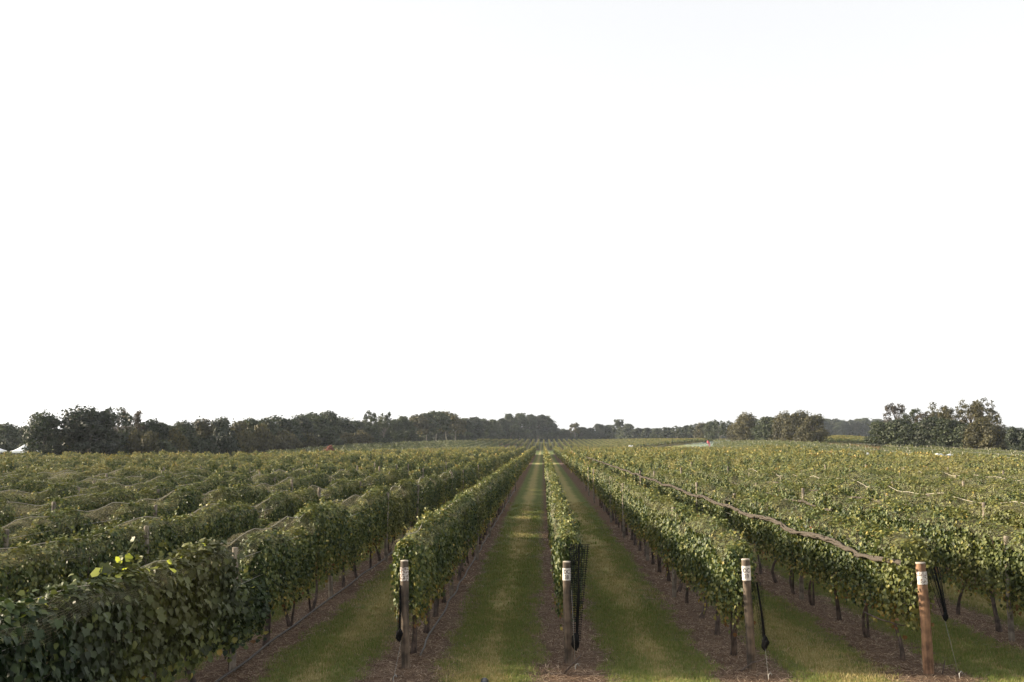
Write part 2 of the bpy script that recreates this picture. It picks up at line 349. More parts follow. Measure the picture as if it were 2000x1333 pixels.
def vine_canopy(r, L, n_str, per, n_top, n_core, size, tmpl, half=0.14, extra_net=False, name='foliage', mat=None, width=1.0, shift=0.0):
    """one vine's share of the hedge: shoots hanging down both flanks, a leafy ridge and an inner mass"""
    P, Nn, T, tone, S = [], [], [], [], []
    ph = r.uniform(0, 6.28, 6)
    wob = lambda y: 0.05 * np.sin(y * 3.1 + ph[0]) + 0.04 * np.sin(y * 7.7 + ph[1])
    for _ in range(n_str):
        sd = r.choice([-1, 1]); y0 = r.uniform(-L / 2 - .05, L / 2 + .05)
        z0 = VTOP - 0.02 + wob(y0) - abs(r.normal(0, 0.10)); ln = min(r.gamma(6, 0.15), 1.0) + 0.14
        k = max(3, int(per * ln)); s = (np.arange(k) + r.uniform(0, 1)) / k
        out_ = half * (0.78 + 0.38 * np.sqrt(np.clip(s * ln / 0.25, 0, 1))) * (1 - 0.25 * s) + r.normal(0, 0.035) + 0.03 * np.sin(y0 * 9 + ph[2])
        z = z0 - s * ln
        y = y0 + r.normal(0, 0.05) * s * 2 + r.normal(0, 0.025, k)
        P.append(np.stack([sd * out_ * width + r.normal(0, 0.028, k), y, z + r.normal(0, 0.02, k)], -1))
        Nn.append(np.stack([np.full(k, sd) + r.normal(0, 0.6, k), r.normal(0, 0.95, k), 0.25 + r.normal(0, 0.4, k)], -1))
        T.append(np.stack([sd * 0.25 + r.normal(0, 0.25, k), r.normal(0, 0.3, k), np.full(k, -1.0)], -1))
        base = r.normal(0.30, 0.10)
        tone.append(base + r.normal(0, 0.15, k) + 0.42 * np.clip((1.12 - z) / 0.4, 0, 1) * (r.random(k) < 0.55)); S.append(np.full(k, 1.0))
    y = r.uniform(-L / 2, L / 2, n_top); x = r.normal(0, half * 0.55, n_top) * width
    P.append(np.stack([x, y, VTOP + wob(y) - (x / half) ** 2 * 0.06 + r.normal(0, 0.035, n_top)], -1))
    Nn.append(np.stack([x * 3 + r.normal(0, 0.45, n_top), r.normal(0, 0.45, n_top), np.ones(n_top)], -1))
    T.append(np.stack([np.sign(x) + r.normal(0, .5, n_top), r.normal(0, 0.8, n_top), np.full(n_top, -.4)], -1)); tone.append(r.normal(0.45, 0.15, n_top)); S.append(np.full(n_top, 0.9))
    for _ in range(6 if tmpl is LEAF6 else 3):      # stray shoots standing above the ridge
        y0, x0, k = r.uniform(-L / 2, L / 2), r.normal(0, half * .5), r.integers(4, 8); s = np.arange(k) / k; ln = r.uniform(.08, .28); lean = r.normal(0, .5, 2)
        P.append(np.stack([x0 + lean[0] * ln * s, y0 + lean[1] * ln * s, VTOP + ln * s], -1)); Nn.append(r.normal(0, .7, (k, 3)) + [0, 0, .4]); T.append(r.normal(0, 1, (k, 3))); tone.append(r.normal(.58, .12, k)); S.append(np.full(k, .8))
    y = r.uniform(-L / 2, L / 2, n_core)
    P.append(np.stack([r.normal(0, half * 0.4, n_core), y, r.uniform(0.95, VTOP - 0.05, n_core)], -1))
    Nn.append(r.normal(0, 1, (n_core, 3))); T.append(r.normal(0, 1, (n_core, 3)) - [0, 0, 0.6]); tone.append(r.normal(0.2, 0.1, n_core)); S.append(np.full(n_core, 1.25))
    P, Nn, T, tone, S = np.vstack(P), np.vstack(Nn), np.vstack(T), np.concatenate(tone), np.concatenate(S)
    V, F, tn = leaf_cloud(P, Nn, T, S * size * r.uniform(0.7, 1.25, len(P)), np.clip(tone + shift, 0.02, 0.99), tmpl)
    if not extra_net: return mesh_np(name, V, F, mat or M['vine'], tone=tn)
    # net draped over the far hedges: ridge and two flanks
    ys = np.linspace(-L / 2, L / 2, 5); prof = [(-1.3, -0.26), (-1.1, -0.14), (-0.6, -0.02), (0, 0.05), (0.6, -0.02), (1.1, -0.14), (1.3, -0.26)]
    nv = np.array([[half * px * width, yy, VTOP + pz + 0.03] for yy in ys for px, pz in prof]); nuv = np.array([[yy, i * 0.22] for yy in ys for i in range(7)])
    q = np.array([[a * 7 + b, a * 7 + b + 1, a * 7 + b + 8, a * 7 + b + 7] for a in range(4) for b in range(6)]) + len(V)
    uv = np.vstack([np.zeros((len(V), 2)), nuv])
    return mesh_np(name, np.vstack([V, nv]), [F, q], [mat or M['vine'], M['net']], tone=np.concatenate([tn, np.full(35, .5)]), matidx=[0] * len(F) + [1] * len(q), uv=uv)
VL = 1.65
r0 = np.random.default_rng(11)
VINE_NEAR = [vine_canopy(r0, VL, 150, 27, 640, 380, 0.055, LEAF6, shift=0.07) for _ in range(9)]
VINE_BIG = [vine_canopy(r0, VL, 130, 24, 520, 380, 0.070, LEAF6, shift=-0.24) for _ in range(4)]  # lower left row: shade of its near flank painted into darker leaf tones
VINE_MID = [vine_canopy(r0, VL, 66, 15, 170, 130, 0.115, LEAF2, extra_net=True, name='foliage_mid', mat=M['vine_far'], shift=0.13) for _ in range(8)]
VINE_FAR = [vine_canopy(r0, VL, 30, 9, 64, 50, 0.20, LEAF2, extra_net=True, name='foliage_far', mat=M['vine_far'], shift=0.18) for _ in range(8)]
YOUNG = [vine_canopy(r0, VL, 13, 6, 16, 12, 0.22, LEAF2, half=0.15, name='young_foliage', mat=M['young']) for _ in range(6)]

def vine_trunk(r):
    g = Geo(); lean = r.normal(0, 0.10, 2); kk = r.normal(0, 0.05, 2)
    z = np.linspace(-0.05, 0.92, 7); t = np.clip(z / 0.92, 0, 1)
    pts = np.stack([lean[0] * t + kk[0] * np.sin(t * 5), lean[1] * 1.4 * t + kk[1] * np.sin(t * 4 + 1), z], -1)
    g.tube(pts, np.array([.052, .042, .034, .030, .030, .033, .028]) * r.uniform(.8, 1.2), 7)
    for s in (-1, 1):
        yy = np.linspace(0, 0.72 * s, 5)
        g.tube(np.stack([pts[-1, 0] * (1 - np.abs(yy) / .8), pts[-1, 1] + yy - pts[-1, 1] * np.abs(yy) / .8, 0.90 + 0.03 * np.sin(yy * 6 + r.uniform(0, 6))], -1), np.linspace(.024, .013, 5), 5)
    for _ in range(4):   # canes rising into the canopy
        y0 = r.uniform(-.6, .6); g.tube([[0, y0, .9], [r.normal(0, .05), y0 + r.normal(0, .06), 1.25], [r.normal(0, .09), y0 + r.normal(0, .1), 1.65]], [.007, .006, .004], 4, cap=False)
    if r.random() < 0.5:
        a = r.uniform(-1, 1) * 0.3; g.tube([[0.02, 0.05, 0], [.05, .1 + a * .4, .45], [.0, .1 + a, .88]], [.022, .018, .014], 6)
    return g.mesh('trunk', M['bark'], smooth=True)
TRUNKS = [vine_trunk(r0) for _ in range(8)]

# ------------------------------------------------------------------ rows of vines
def smooth_noise(x, seed, scale):
    rr = np.random.default_rng(abs(seed) * 7919 + 13); f = rr.uniform(0.6, 1.6, 5) / scale; p = rr.uniform(0, 6.28, 5)
    return sum(np.sin(np.asarray(x) * f[i] * 6.28 + p[i]) for i in range(5)) / 2.2
def row_height(k, y):
    """height of the hedge along row k"""
    if k in (-1, 0, 1): return VTOP + 0.05 * smooth_noise(y, k + 50, 4)
    a = 0.10 if k < 0 else 0.08
    h = 1.84 + a * smooth_noise(y, k + 50, 3.0)
    dip = np.clip(smooth_noise(y, k + 150, 5.0) - (0.55 if k < 0 else 0.7), 0, 1)
    return h - dip * (0.75 if k < 0 else 0.4)
def row_start(k):
    if k == -1: return 15.1
    if k == 0: return 15.4
    if k == 1: return 15.1
    if k == 2: return 14.9
    return 4.0
def in_view(x, y, marg):
    return (x > -0.552 * y - marg) & (x < 0.49 * y + marg) & (y > 3.5)
GAP0, GAP1 = 147.0, 158.0     # grass lane that crosses the block
vines = []
for k in range(-34, 18):
    x = row_x(k); s = row_start(k); e = float(near_end(x))
    y = s + VL / 2; i = 0
    rr = np.random.default_rng(1000 + k)
    while y < e:
        i += 1
        ok = in_view(x, y, 5.0) and not (GAP0 < y < GAP1)
        miss = rr.random() < (0.055 if k < -1 else 0.02 if k > 1 else 0.0)
        if ok: vines.append((k, i, x + rr.normal(0, 0.02), y, miss))
        y += VL
seen = [v for v in vines if in_view(v[2], v[3], 0.6) and not v[4]]
seen.sort(key=lambda v: math.hypot(v[2], v[3]))
single = set((v[0], v[1]) for v in seen[:300])
FIRST = {}
for v in vines:
    if (v[0], v[1]) in single: FIRST[v[0]] = min(FIRST.get(v[0], 999), v[1])
Y_SINGLE = {}
for v in vines:
    if (v[0], v[1]) in single: Y_SINGLE[v[0]] = max(Y_SINGLE.get(v[0], 0), v[3] + VL / 2)
def row_phrase(k):
    if k == 0: return 'the centre row behind OC 38'
    if k == 1: return 'the row behind the right-hand OC 39 post'
    if k == -1: return 'the row with the flaking white-topped post'
    if k == 2: return 'the row with the orange post'
    if k == -2: return 'the row filling the lower left corner'
    if k < 0: return 'the %s row beyond the lower left one' % ORD[-k - 3]
    return 'the %s row right of the orange post' % ORD[k - 3]
# (leaf pieces for the nearest vines)
def leaf_mesh(r):
    a = r.uniform(-.1, .1, (13, 3)) * .25
    tv = np.array([[0, 0, 0], [-.30, -.16, .04], [-.52, .10, .10], [-.40, .34, .06], [-.56, .62, .12], [-.26, .70, .04], [0, 1.06, -.08], [.26, .70, .04], [.56, .62, .12], [.40, .34, .06], [.52, .10, .10], [.30, -.16, .04], [0, .42, -.02]]) + a
    F = [[12, i, (i + 1) % 12] for i in range(12)]
    return mesh_np('leaf', tv, np.array(F), M['vine'], tone=np.full(13, r.uniform(.04, .26)))
LEAVES = [leaf_mesh(r0) for _ in range(8)]
LIT = mesh_np('leaf', np.array([[0, 0, 0], [-.46, .1, .1], [-.54, .58, .1], [0, 1, -.06], [.54, .58, .1], [.46, .1, .1], [0, .5, 0]]), LEAF6[1], leaf_mat('sunlit_leaf', [(0, (0.22, 0.26, 0.04)), (1, (0.34, 0.36, 0.06))], trans=0.5), tone=np.full(7, .6))  # lit copy of the leaf: backlight painted in as brighter yellow-green
rv = np.random.default_rng(5)
count = {}
n_leafy = 0
from mathutils import Matrix, Vector
def place_leaf(parent, p, nrm, tip, size, me=None, name='leaf'):
    n = Vector(nrm).normalized(); t = Vector(tip); t = (t - n * t.dot(n)).normalized(); b = t.cross(n)
    o = link(name, me or LEAVES[rv.integers(8)], parent)
    o.matrix_local = Matrix.Translation(Vector(p)) @ Matrix((b, t, n)).transposed().to_4x4() @ Matrix.Scale(size, 4)
    return o
far_pts = {'mid': [], 'far': []}
for (k, i, x, y, miss) in vines:
    if miss: continue
    h = float(row_height(k, y)) / VTOP * rv.uniform(0.975, 1.02)
    if (k, i) in single:
        count[k] = count.get(k, 0) + 1
        root = link('grapevine', None, None, (x, y, 0)); root.empty_display_size = 0.2
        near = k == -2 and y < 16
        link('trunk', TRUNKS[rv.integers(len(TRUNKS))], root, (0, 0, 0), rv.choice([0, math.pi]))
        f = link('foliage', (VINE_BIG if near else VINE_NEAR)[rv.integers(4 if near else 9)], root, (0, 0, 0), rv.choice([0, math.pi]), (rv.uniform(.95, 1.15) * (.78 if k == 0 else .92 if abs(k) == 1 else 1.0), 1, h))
        f['kind'] = 'stuff'
        dens = 'low' if h < 0.87 else 'full'
        tag(root, '%sgrapevine, %s from the near end of %s' % ('low ' if h < 0.87 else '', ordinal(count[k]), row_phrase(k)), 'grapevine', 'grapevines along the trellis rows')
        if near:
            for _ in range(46):
                zz = rv.uniform(0.9, 1.9) * h; ss = rv.choice([1, 1, 1, 0])
                if ss: p, nn = (rv.uniform(.25, .33), rv.uniform(-.8, .8), min(zz, 1.75)), (1, rv.normal(0, .5), .45 + rv.normal(0, .3))
                else: p, nn = (rv.normal(0, .13), rv.uniform(-.8, .8), 1.90 * h + rv.normal(0, .03)), (rv.normal(.2, .4), rv.normal(0, .4), 1)
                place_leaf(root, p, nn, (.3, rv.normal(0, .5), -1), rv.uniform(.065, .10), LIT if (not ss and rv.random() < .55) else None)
    else:
        d = math.hypot(x, y)
        far_pts['mid' if d < 95 else 'far'].append((x, y, float(terrain(x, y)), rv.choice([0, math.pi]), rv.uniform(.68, .95), h * rv.uniform(.88, 1.10)))
# second block beyond the lane
for k in range(-10, 31):
    x = row_x(k)
    y = 374.0
    while y < 511:
        far_pts['far'].append((x, y, float(terrain(x, y)), rv.choice([0, math.pi]), 1.15, rv.uniform(.97, 1.05))); y += VL * 1.0

# ------------------------------------------------------------------ instancer for what nobody could count
def scatter(name, pts, metas, seed=0):
    """pts rows: x, y, z, rz, sx, sz ; one object, the meshes in metas set on its points"""
    pts = np.asarray(pts, float); r = np.random.default_rng(seed)
    coll = bpy.data.collections.new(name + '_pieces')
    for i, me in enumerate(metas):
        coll.objects.link(bpy.data.objects.new('%s_piece_%02d' % (name, i), me))
    me = bpy.data.meshes.new(name); me.vertices.add(len(pts)); me.vertices.foreach_set('co', pts[:, :3].astype(np.float32).ravel())
    a = me.attributes.new('rz', 'FLOAT_VECTOR', 'POINT'); v = np.zeros((len(pts), 3), np.float32); v[:, 2] = pts[:, 3]; a.data.foreach_set('vector', v.ravel())
    a = me.attributes.new('sc', 'FLOAT_VECTOR', 'POINT'); v = np.stack([pts[:, 4], pts[:, 4] if pts.shape[1] > 6 else np.ones(len(pts)), pts[:, 5]], -1).astype(np.float32); a.data.foreach_set('vector', v.ravel())
    a = me.attributes.new('pick', 'INT', 'POINT'); a.data.foreach_set('value', r.integers(0, len(metas), len(pts)).astype(np.int32))
    o = link(name, me)
    ng = bpy.data.node_groups.new(name + '_nodes', 'GeometryNodeTree')
    ng.interface.new_socket('Geometry', in_out='INPUT', socket_type='NodeSocketGeometry'); ng.interface.new_socket('Geometry', in_out='OUTPUT', socket_type='NodeSocketGeometry')
    n, l = ng.nodes, ng.links
    gi, go = n.new('NodeGroupInput'), n.new('NodeGroupOutput')
    ip = n.new('GeometryNodeInstanceOnPoints'); ci = n.new('GeometryNodeCollectionInfo'); ci.inputs['Collection'].default_value = coll
    ci.inputs['Separate Children'].default_value = True; ci.inputs['Reset Children'].default_value = True
    def attr(nm, t):
        x = n.new('GeometryNodeInputNamedAttribute'); x.data_type = t; x.inputs['Name'].default_value = nm
        return x.outputs['Attribute']
    l.new(gi.outputs[0], ip.inputs['Points']); l.new(ci.outputs[0], ip.inputs['Instance']); ip.inputs['Pick Instance'].default_value = True
    l.new(attr('pick', 'INT'), ip.inputs['Instance Index'])
    e2r = n.new('FunctionNodeEulerToRotation'); l.new(attr('rz', 'FLOAT_VECTOR'), e2r.inputs[0]); l.new(e2r.outputs[0], ip.inputs['Rotation'])
    l.new(attr('sc', 'FLOAT_VECTOR'), ip.inputs['Scale'])
    l.new(ip.outputs[0], go.inputs[0])
    md = o.modifiers.new('scatter', 'NODES'); md.node_group = ng
    o['kind'] = 'stuff'
    return o
tag(scatter('vine_rows', far_pts['mid'], VINE_MID, 1), 'netted vine hedges massed in the middle distance', 'vines')
tag(scatter('far_vine_rows', far_pts['far'], VINE_FAR, 2), 'far netted vine hedges running to the tree line', 'vines')

# ------------------------------------------------------------------ nets, posts, wires, hoses along the near rows
MISSING = {}
for (k, i, x, y, miss) in vines:
    if miss: MISSING.setdefault(k, []).append(y)
def net_top(k, ys):
    g = np.arange(ys[0] - 6, ys[-1] + 6, 0.2); h = row_height(k, g)
    for m in MISSING.get(k, []): h = np.where(np.abs(g - m) < VL / 2, 1.1, h)
    h = np.where(g < row_start(k) - 0.1, 1.5, h)
    env = np.array([np.max(h - 0.16 * np.abs(g - y)) for y in ys])
    ker = np.array([1, 2, 3, 2, 1]) / 9.0
    return np.convolve(np.pad(env, 2, mode='edge'), ker, 'valid')
rn = np.random.default_rng(21)
for k in sorted(Y_SINGLE):
    x0 = row_x(k); ya = max(row_start(k) + 0.05, abs(x0) / 0.56 - 5 if x0 < 0 else abs(x0) / 0.5 - 5, 4.0); yb = Y_SINGLE[k]
    if yb - ya < 4: continue
    ys = np.arange(ya, yb, 0.2); top = net_top(k, ys) + 0.025
    half = 0.14 * (1.4 if k != 0 else 1.2)
    hem = 0.22 + 0.08 * smooth_noise(ys, k + 300, 2.0)
    prof = [(-1.18, -1.0), (-1.22, -.6), (-1.08, -.28), (-.7, -.07), (-.3, 0.0), (0, .02), (.3, 0.0), (.7, -.07), (1.08, -.28), (1.22, -.6), (1.18, -1.0)]
    m = len(prof); V = []
    for a, (yy, tz, hm) in enumerate(zip(ys, top, hem)):
        for b, (pu, pv) in enumerate(prof):
            V.append((x0 + half * pu + rn.normal(0, .012), yy, tz + (pv * hm if pv < -.1 else pv) + rn.normal(0, .010)))
    n = len(ys); q = np.array([[a * m + b, a * m + b + 1, a * m + m + b + 1, a * m + m + b] for a in range(n - 1) for b in range(m - 1)])
    uv = np.array([[yy, b * 0.09] for yy in ys for b in range(m)])
    o = link('bird_net', mesh_np('bird_net', V, q, M['net'], uv=uv, smooth=True))
    tag(o, 'pale bird net draped over the top of %s' % row_phrase(k), 'net', 'bird nets over the vine rows')
    if k >= 0 and k not in (4, 7): continue
    g = Geo(); step = ys[::2]; g.tube(np.stack([x0 + 0.03 * smooth_noise(step, k + 400, 1.5), step, top[::2] + 0.03], -1), np.interp(step, [8, 18, 40], [.004, .007, .011]), 4, cap=False)
    link('ridge_line', g.mesh('ridge_line', M['net_ridge']), o)

def post_mesh(r, h, rad, mat, sides=12, wob=0.006):
    g = Geo(); z = np.linspace(-0.15, h, 9); ph = r.uniform(0, 6, 2)
    pts = np.stack([wob * np.sin(z * 3 + ph[0]), wob * np.sin(z * 2.3 + ph[1]), z], -1)
    rr = rad * (1.04 - 0.08 * np.clip(z / h, 0, 1)) * (1 + 0.03 * np.sin(z * 9 + ph[0]))
    g.tube(pts, rr, sides, cap=False)
    return g, pts, rr
LINE_POSTS = []
for _ in range(4):
    g, pts, rr = post_mesh(rn, 1.80, 0.046, None, 10); g.tube([pts[-1] - [0, 0, .004], pts[-1] + [0, 0, .004]], rr[-1], 10)
    LINE_POSTS.append(g.mesh('trellis_post', M['post_grey'], smooth=False))
for k in sorted(Y_SINGLE):
    x0 = row_x(k); s = row_start(k); c = 0
    yend = min(Y_SINGLE[k] + 20, float(near_end(x0)))
    for j in range(1, 40):
        y = s + j * 4 * VL + (4.0 if k == -2 else 0.0)
        if y > yend or not in_view(x0, y, 0.0): continue
        c += 1
        off = (0.17 if k < 0 else -0.17 if k > 0 else 0.0) * (0.2 if k == -2 and j == 1 else 1 if (j * 7 + k) % 3 else 0.3)
        o = link('trellis_post', LINE_POSTS[rn.integers(4)], None, (x0 + off, y, 0), rn.uniform(0, 6))
        o.rotation_euler = (rn.normal(0, .012), rn.normal(0, .012), rn.uniform(0, 6)); o.scale = (1, 1, rn.uniform(.95, 1.06))
        tag(o, 'weathered grey post, %s trellis post along %s' % (ordinal(c), row_phrase(k)), 'post', 'line posts inside the vine rows')
    if k in (-6, -5, -4, -3, -2, 2, 3, 4, 5):
        for zz, nm in ((1.62, 'upper'), (1.25, 'lower')):
            g = Geo(); yy = np.arange(max(s, 6), yend, 3.3); off = 0.12 if k < 0 else -0.12
            g.tube(np.stack([np.full(len(yy), x0 + off), yy, zz - 0.015 * (np.arange(len(yy)) % 2)], -1), 0.004, 4)
            tag(link('trellis_wire', g.mesh('trellis_wire', M['wire'])), '%s steel trellis wire along %s' % (nm, row_phrase(k)), 'wire', 'trellis wires')
for k in (-2, -1):
    g = Geo(); yy = np.arange(row_start(k) + 0.3 if k != -2 else 9.0, 70, 0.55)
    g.tube(np.stack([row_x(k) + (0.14 if k < 0 else -0.16) + 0.02 * smooth_noise(yy, k + 500, 3), yy, 0.10 + 0.012 * smooth_noise(yy, k + 510, 4)], -1), 0.017, 6)
    tag(link('irrigation_hose', g.mesh('irrigation_hose', M['hose'], smooth=True)), 'thin drip hose near the ground along %s' % row_phrase(k), 'hose', 'drip hoses')

def rolled_net(k, ya, yb, off, z0, label, rad=0.05):
    g = Geo(); yy = np.arange(ya, yb, 0.12)
    cx = row_x(k) + off + 0.03 * smooth_noise(yy, k + 600, 6); cz = z0 + 0.04 * smooth_noise(yy, k + 610, 6)
    w_ = np.clip((yy - ya) / 1.6, 0, 1) if k == 2 else np.ones(len(yy))
    cx = cx * w_ + (row_x(k) - 0.22) * (1 - w_); cz = cz * w_ + (z0 + 0.03) * (1 - w_)
    for a in range(4):
        th = yy * 1.6 + a * 1.6 + 1.6 * smooth_noise(yy, k + 620 + a, 1.6)
        w = rad * 0.75 * (.35 + .65 * w_)
        g.tube(np.stack([cx + w * np.cos(th), yy, cz + w * np.sin(th) * 0.7], -1), rad * (0.5 + 0.12 * smooth_noise(yy, 640 + a + k, 0.8)), 6)
    tag(link('rolled_net', g.mesh('rolled_net', M['net_roll'])), label, 'net', 'rolled nets')
e2 = on_ground(1813, 1315)
rolled_net(2, e2[1] + 0.1, 120, -0.32, 1.50, 'long tan net rolled into a rope along the left flank of the orange post row')
rolled_net(3, 27, 36, -0.25, 1.5, 'tan rolled net on the first row right of the orange post', 0.035)
rolled_net(4, 28, 52, -0.25, 1.5, 'tan rolled net on the second row right of the orange post', 0.04)
rolled_net(5, 30, 44, -0.25, 1.5, 'tan rolled net on the third row right of the orange post', 0.04)

# ------------------------------------------------------------------ end posts with painted numbers
def text_mesh(body, width, rad, zc, z_rot):
    cu = bpy.data.curves.new('number', 'FONT'); cu.body = body; cu.align_x = 'CENTER'; cu.align_y = 'CENTER'; cu.size = 1.0; cu.space_line = 0.92; cu.extrude = 0.0; cu.offset = 0.014
    cu.resolution_u = 3
    tmp = bpy.data.objects.new('number_tmp', cu); COL.objects.link(tmp)
    dg = bpy.context.evaluated_depsgraph_get(); me = bpy.data.meshes.new_from_object(tmp.evaluated_get(dg)); bpy.data.objects.remove(tmp)
    co = np.zeros(len(me.vertices) * 3, np.float32); me.vertices.foreach_get('co', co); co = co.reshape(-1, 3)
    x = co[:, 0] - (co[:, 0].max() + co[:, 0].min()) / 2; y = co[:, 1] - (co[:, 1].max() + co[:, 1].min()) / 2
    s = width / (x.max() - x.min()); th = x * s / rad + z_rot
    v = np.stack([rad * np.sin(th), -rad * np.cos(th), zc + y * s * 1.25], -1)
    me.vertices.foreach_set('co', v.astype(np.float32).ravel()); me.update(); me.materials.clear(); me.materials.append(M['letter']); me.name = 'number'
    return me
def end_post(pos, h, rad, mat, label, sign=None, text=None, wear=0.0, lean=(0, 0), seed=0, facing=0.0):
    r = np.random.default_rng(seed); root = link('end_post', None, None, pos); root.rotation_euler = (lean[0], lean[1], 0)
    g, pts, rr = post_mesh(r, h, rad, mat, 20); link('shaft', g.mesh('shaft', mat, smooth=True), root)
    g = Geo(); g.tube([pts[-1] - [0, 0, .012], pts[-1] + [0, 0, .002], pts[-1] + [0, 0, .006]], [rr[-1] * 1.002, rr[-1] * 1.0, rr[-1] * .93], 20); link('post_top', g.mesh('post_top', M['post_top']), root)
    if sign:
        z0, z1 = sign; rs = rad * 1.035 + 0.003; th = np.linspace(-1.25, 1.25, 15) + facing
        zs = np.linspace(z0, z1, 5); cxy = [np.interp(zs, pts[:, 2], pts[:, i]) for i in (0, 1)]
        V = np.array([[cxy[0][a] + rs * math.sin(t), cxy[1][a] - rs * math.cos(t), z] for a, z in enumerate(zs) for t in th])
        q = np.array([[a * 15 + b, a * 15 + b + 1, a * 15 + b + 16, a * 15 + b + 15] for a in range(4) for b in range(14)])
        p = link('number_plate', mesh_np('number_plate', V, q, M['sign'], smooth=True), root); p['wear'] = wear; tag(p, 'white painted number plate')
        if text:
            t = link('number', text_mesh(text, rs * 1.55, rs + 0.003, (z0 + z1) / 2, facing), p, (float(cxy[0][2]), float(cxy[1][2]), 0))
    # staple holding the wires
    g = Geo(); g.tube([[rad * .9, 0, h * .62], [rad * 1.25, -.01, h * .61], [rad * .9, 0, h * .60]], .004, 5); link('staple', g.mesh('staple', M['wire']), root)
    tag(root, label, 'post', 'posts at the near ends of the rows'); return root
eL, eC, eR, eO = on_ground(793, 1306), on_ground(1110, 1297), on_ground(1468, 1308), on_ground(1814, 1316)
end_post(eL, 1.55, 0.062, M['post_brown'], 'brown wooden end post with flaking white paint and illegible number, left of centre', (1.26, 1.46), None, 0.52, (0, -0.03), 1)
end_post(eC, 1.50, 0.060, M['post_brown'], 'wooden end post with white plate reading OC 38 under the centre row', (1.23, 1.41), 'OC\n38', 0.27, (0, -0.01), 2, -0.05)
end_post(eR, 1.58, 0.062, M['post_brown'], 'wooden end post with white plate reading OC 39, black net beside it', (1.28, 1.49), 'OC\n39', 0.33, (0, -0.03), 3, -0.15)
end_post(eO, 1.56, 0.072, M['post_orange'], 'orange-brown wooden end post with a pinkish white top, right of OC 39', (1.26, 1.44), None, 0.46, (0, -0.035), 4)
# nets gathered at the row ends, tied down beside the posts
def net_bundle(top, bot, w0, w1, lump, label, veil_w=None):
    lump *= 0.72; top, bot = np.array(top, float), np.array(bot, float); root = link('net_bundle', None, None, (bot[0], bot[1], 0))
    o = np.array([bot[0], bot[1], 0]); t = np.linspace(0, 1, 12)
    path = top[None] * (1 - t[:, None]) + bot[None] * t[:, None] - o
    wd = w0 * (1 - t) ** 1.3 + w1
    # hanging veil: a folded curtain of dark net that narrows downwards
    cols = 13; V, UV = [], []
    for a in range(12):
        for b in range(cols):
            u = b / (cols - 1) - .5
            V.append(path[a] + [u * wd[a] * 2, 0.035 * math.sin(b * 1.9 + a * .2) * (1 - .3 * t[a]), 0]); UV.append([u * w0 * 2.2, t[a] * 1.3])
    q = np.array([[a * cols + b, a * cols + b + 1, a * cols + cols + b + 1, a * cols + cols + b] for a in range(11) for b in range(cols - 1)])
    link('veil', mesh_np('veil', V, q, M['net_veil'], uv=UV, smooth=True), root)
    g = Geo(); r = np.random.default_rng(int(abs(bot[0]) * 100))
    for a in range(5):
        ph = r.uniform(0, 6); zz = np.linspace(-lump * 1.1, lump * 1.6, 9); prof = np.sin(np.clip((zz + lump * 1.1) / (lump * 2.7), 0, 1) * math.pi) ** .7
        g.tube(np.stack([.5 * lump * np.cos(ph + zz * 9) * prof, .5 * lump * np.sin(ph + zz * 9) * prof, zz * r.uniform(.75, 1.25)], -1) + (bot - o), .008 + lump * r.uniform(.2, .38) * prof * (1 + .25 * np.sin(zz * 70 + ph)), 7)
    link('knot', g.mesh('knot', M['net_dark'], smooth=True), root)
    g = Geo(); g.tube([top - o, (top + bot) / 2 - o + [.01, 0, .01], bot - o], [.012, .016, .022], 6); link('gathered_cord', g.mesh('gathered_cord', M['net_dark'], smooth=True), root)
    tag(root, label, 'net', 'nets gathered at the row ends')
net_bundle(eC + [0.17, -.03, 1.76], eC + [0.12, -.14, 0.33], 0.10, 0.06, 0.13, 'dark net gathered into a black bundle at the foot of the OC 38 post')
net_bundle(eL + [-0.10, -.02, 1.20], eL + [-0.09, -.10, 0.48], 0.03, 0.03, 0.085, 'narrow dark net knotted on the left of the flaking post')
net_bundle(eR + [0.10, -.02, 1.25], eR + [0.18, -.10, 0.38], 0.05, 0.035, 0.10, 'dark net curtain tied in a black knot right of the OC 39 post')
net_bundle(eO + [0.14, .02, 1.5], eO + [0.25, -.06, 0.80], 0.08, 0.04, 0.06, 'dark net strands gathered right of the orange post')
def guy(a, b, label):
    a, b = np.array(a), np.array(b); root = link('guy_wire', None, None, b)
    g = Geo(); g.tube([a - b, [0, 0, 0.02]], .0025, 5); link('strand', g.mesh('strand', M['wire']), root)
    g = Geo(); g.tube([[0, 0, -.1], [.0, .0, .07], [.03, .01, .10], [.05, 0, .07]], .009, 6); link('anchor', g.mesh('anchor', M['wire']), root)
    tag(root, label, 'wire', 'guy wires at the row ends')
guy(eL + [-.06, -.10, .42], on_ground(768, 1333), 'thin guy wire running to the ground left of the flaking post')
guy(eC + [.05, -.14, 1.10], on_ground(1124, 1310), 'thin guy wire down the front of the OC 38 post')
guy(eR + [.18, -.10, .35], on_ground(1501, 1329), 'thin guy wire below the black knot right of OC 39')
guy(eO + [.22, -.04, .85], on_ground(1874, 1326), 'pale guy wire slanting to the ground right of the orange post')
def branch(p, pts, rad, label, mat=None):
    g = Geo(); g.tube(np.array(pts), np.linspace(rad, rad * .45, len(pts)), 6)
    tag(link('fallen_branch', g.mesh('fallen_branch', mat or M['bark'], smooth=True), None, p), label, 'branch')
branch(on_ground(1447, 1313), [[0, 0, .02], [.18, .05, .12], [.36, .05, .17], [.48, .02, .15]], .014, 'dark bent stick leaning at the foot of the OC 39 post')
branch(on_ground(1117, 1316), [[-.10, 0, .02], [.02, .02, .14], [.14, .03, .26]], .016, 'short dark stick on the soil before the OC 38 post')
branch(on_ground(1840, 1318), [[0, 0, 0], [.03, .01, .1], [.05, 0, .2]], .013, 'short dark stub standing in soil right of the orange post')
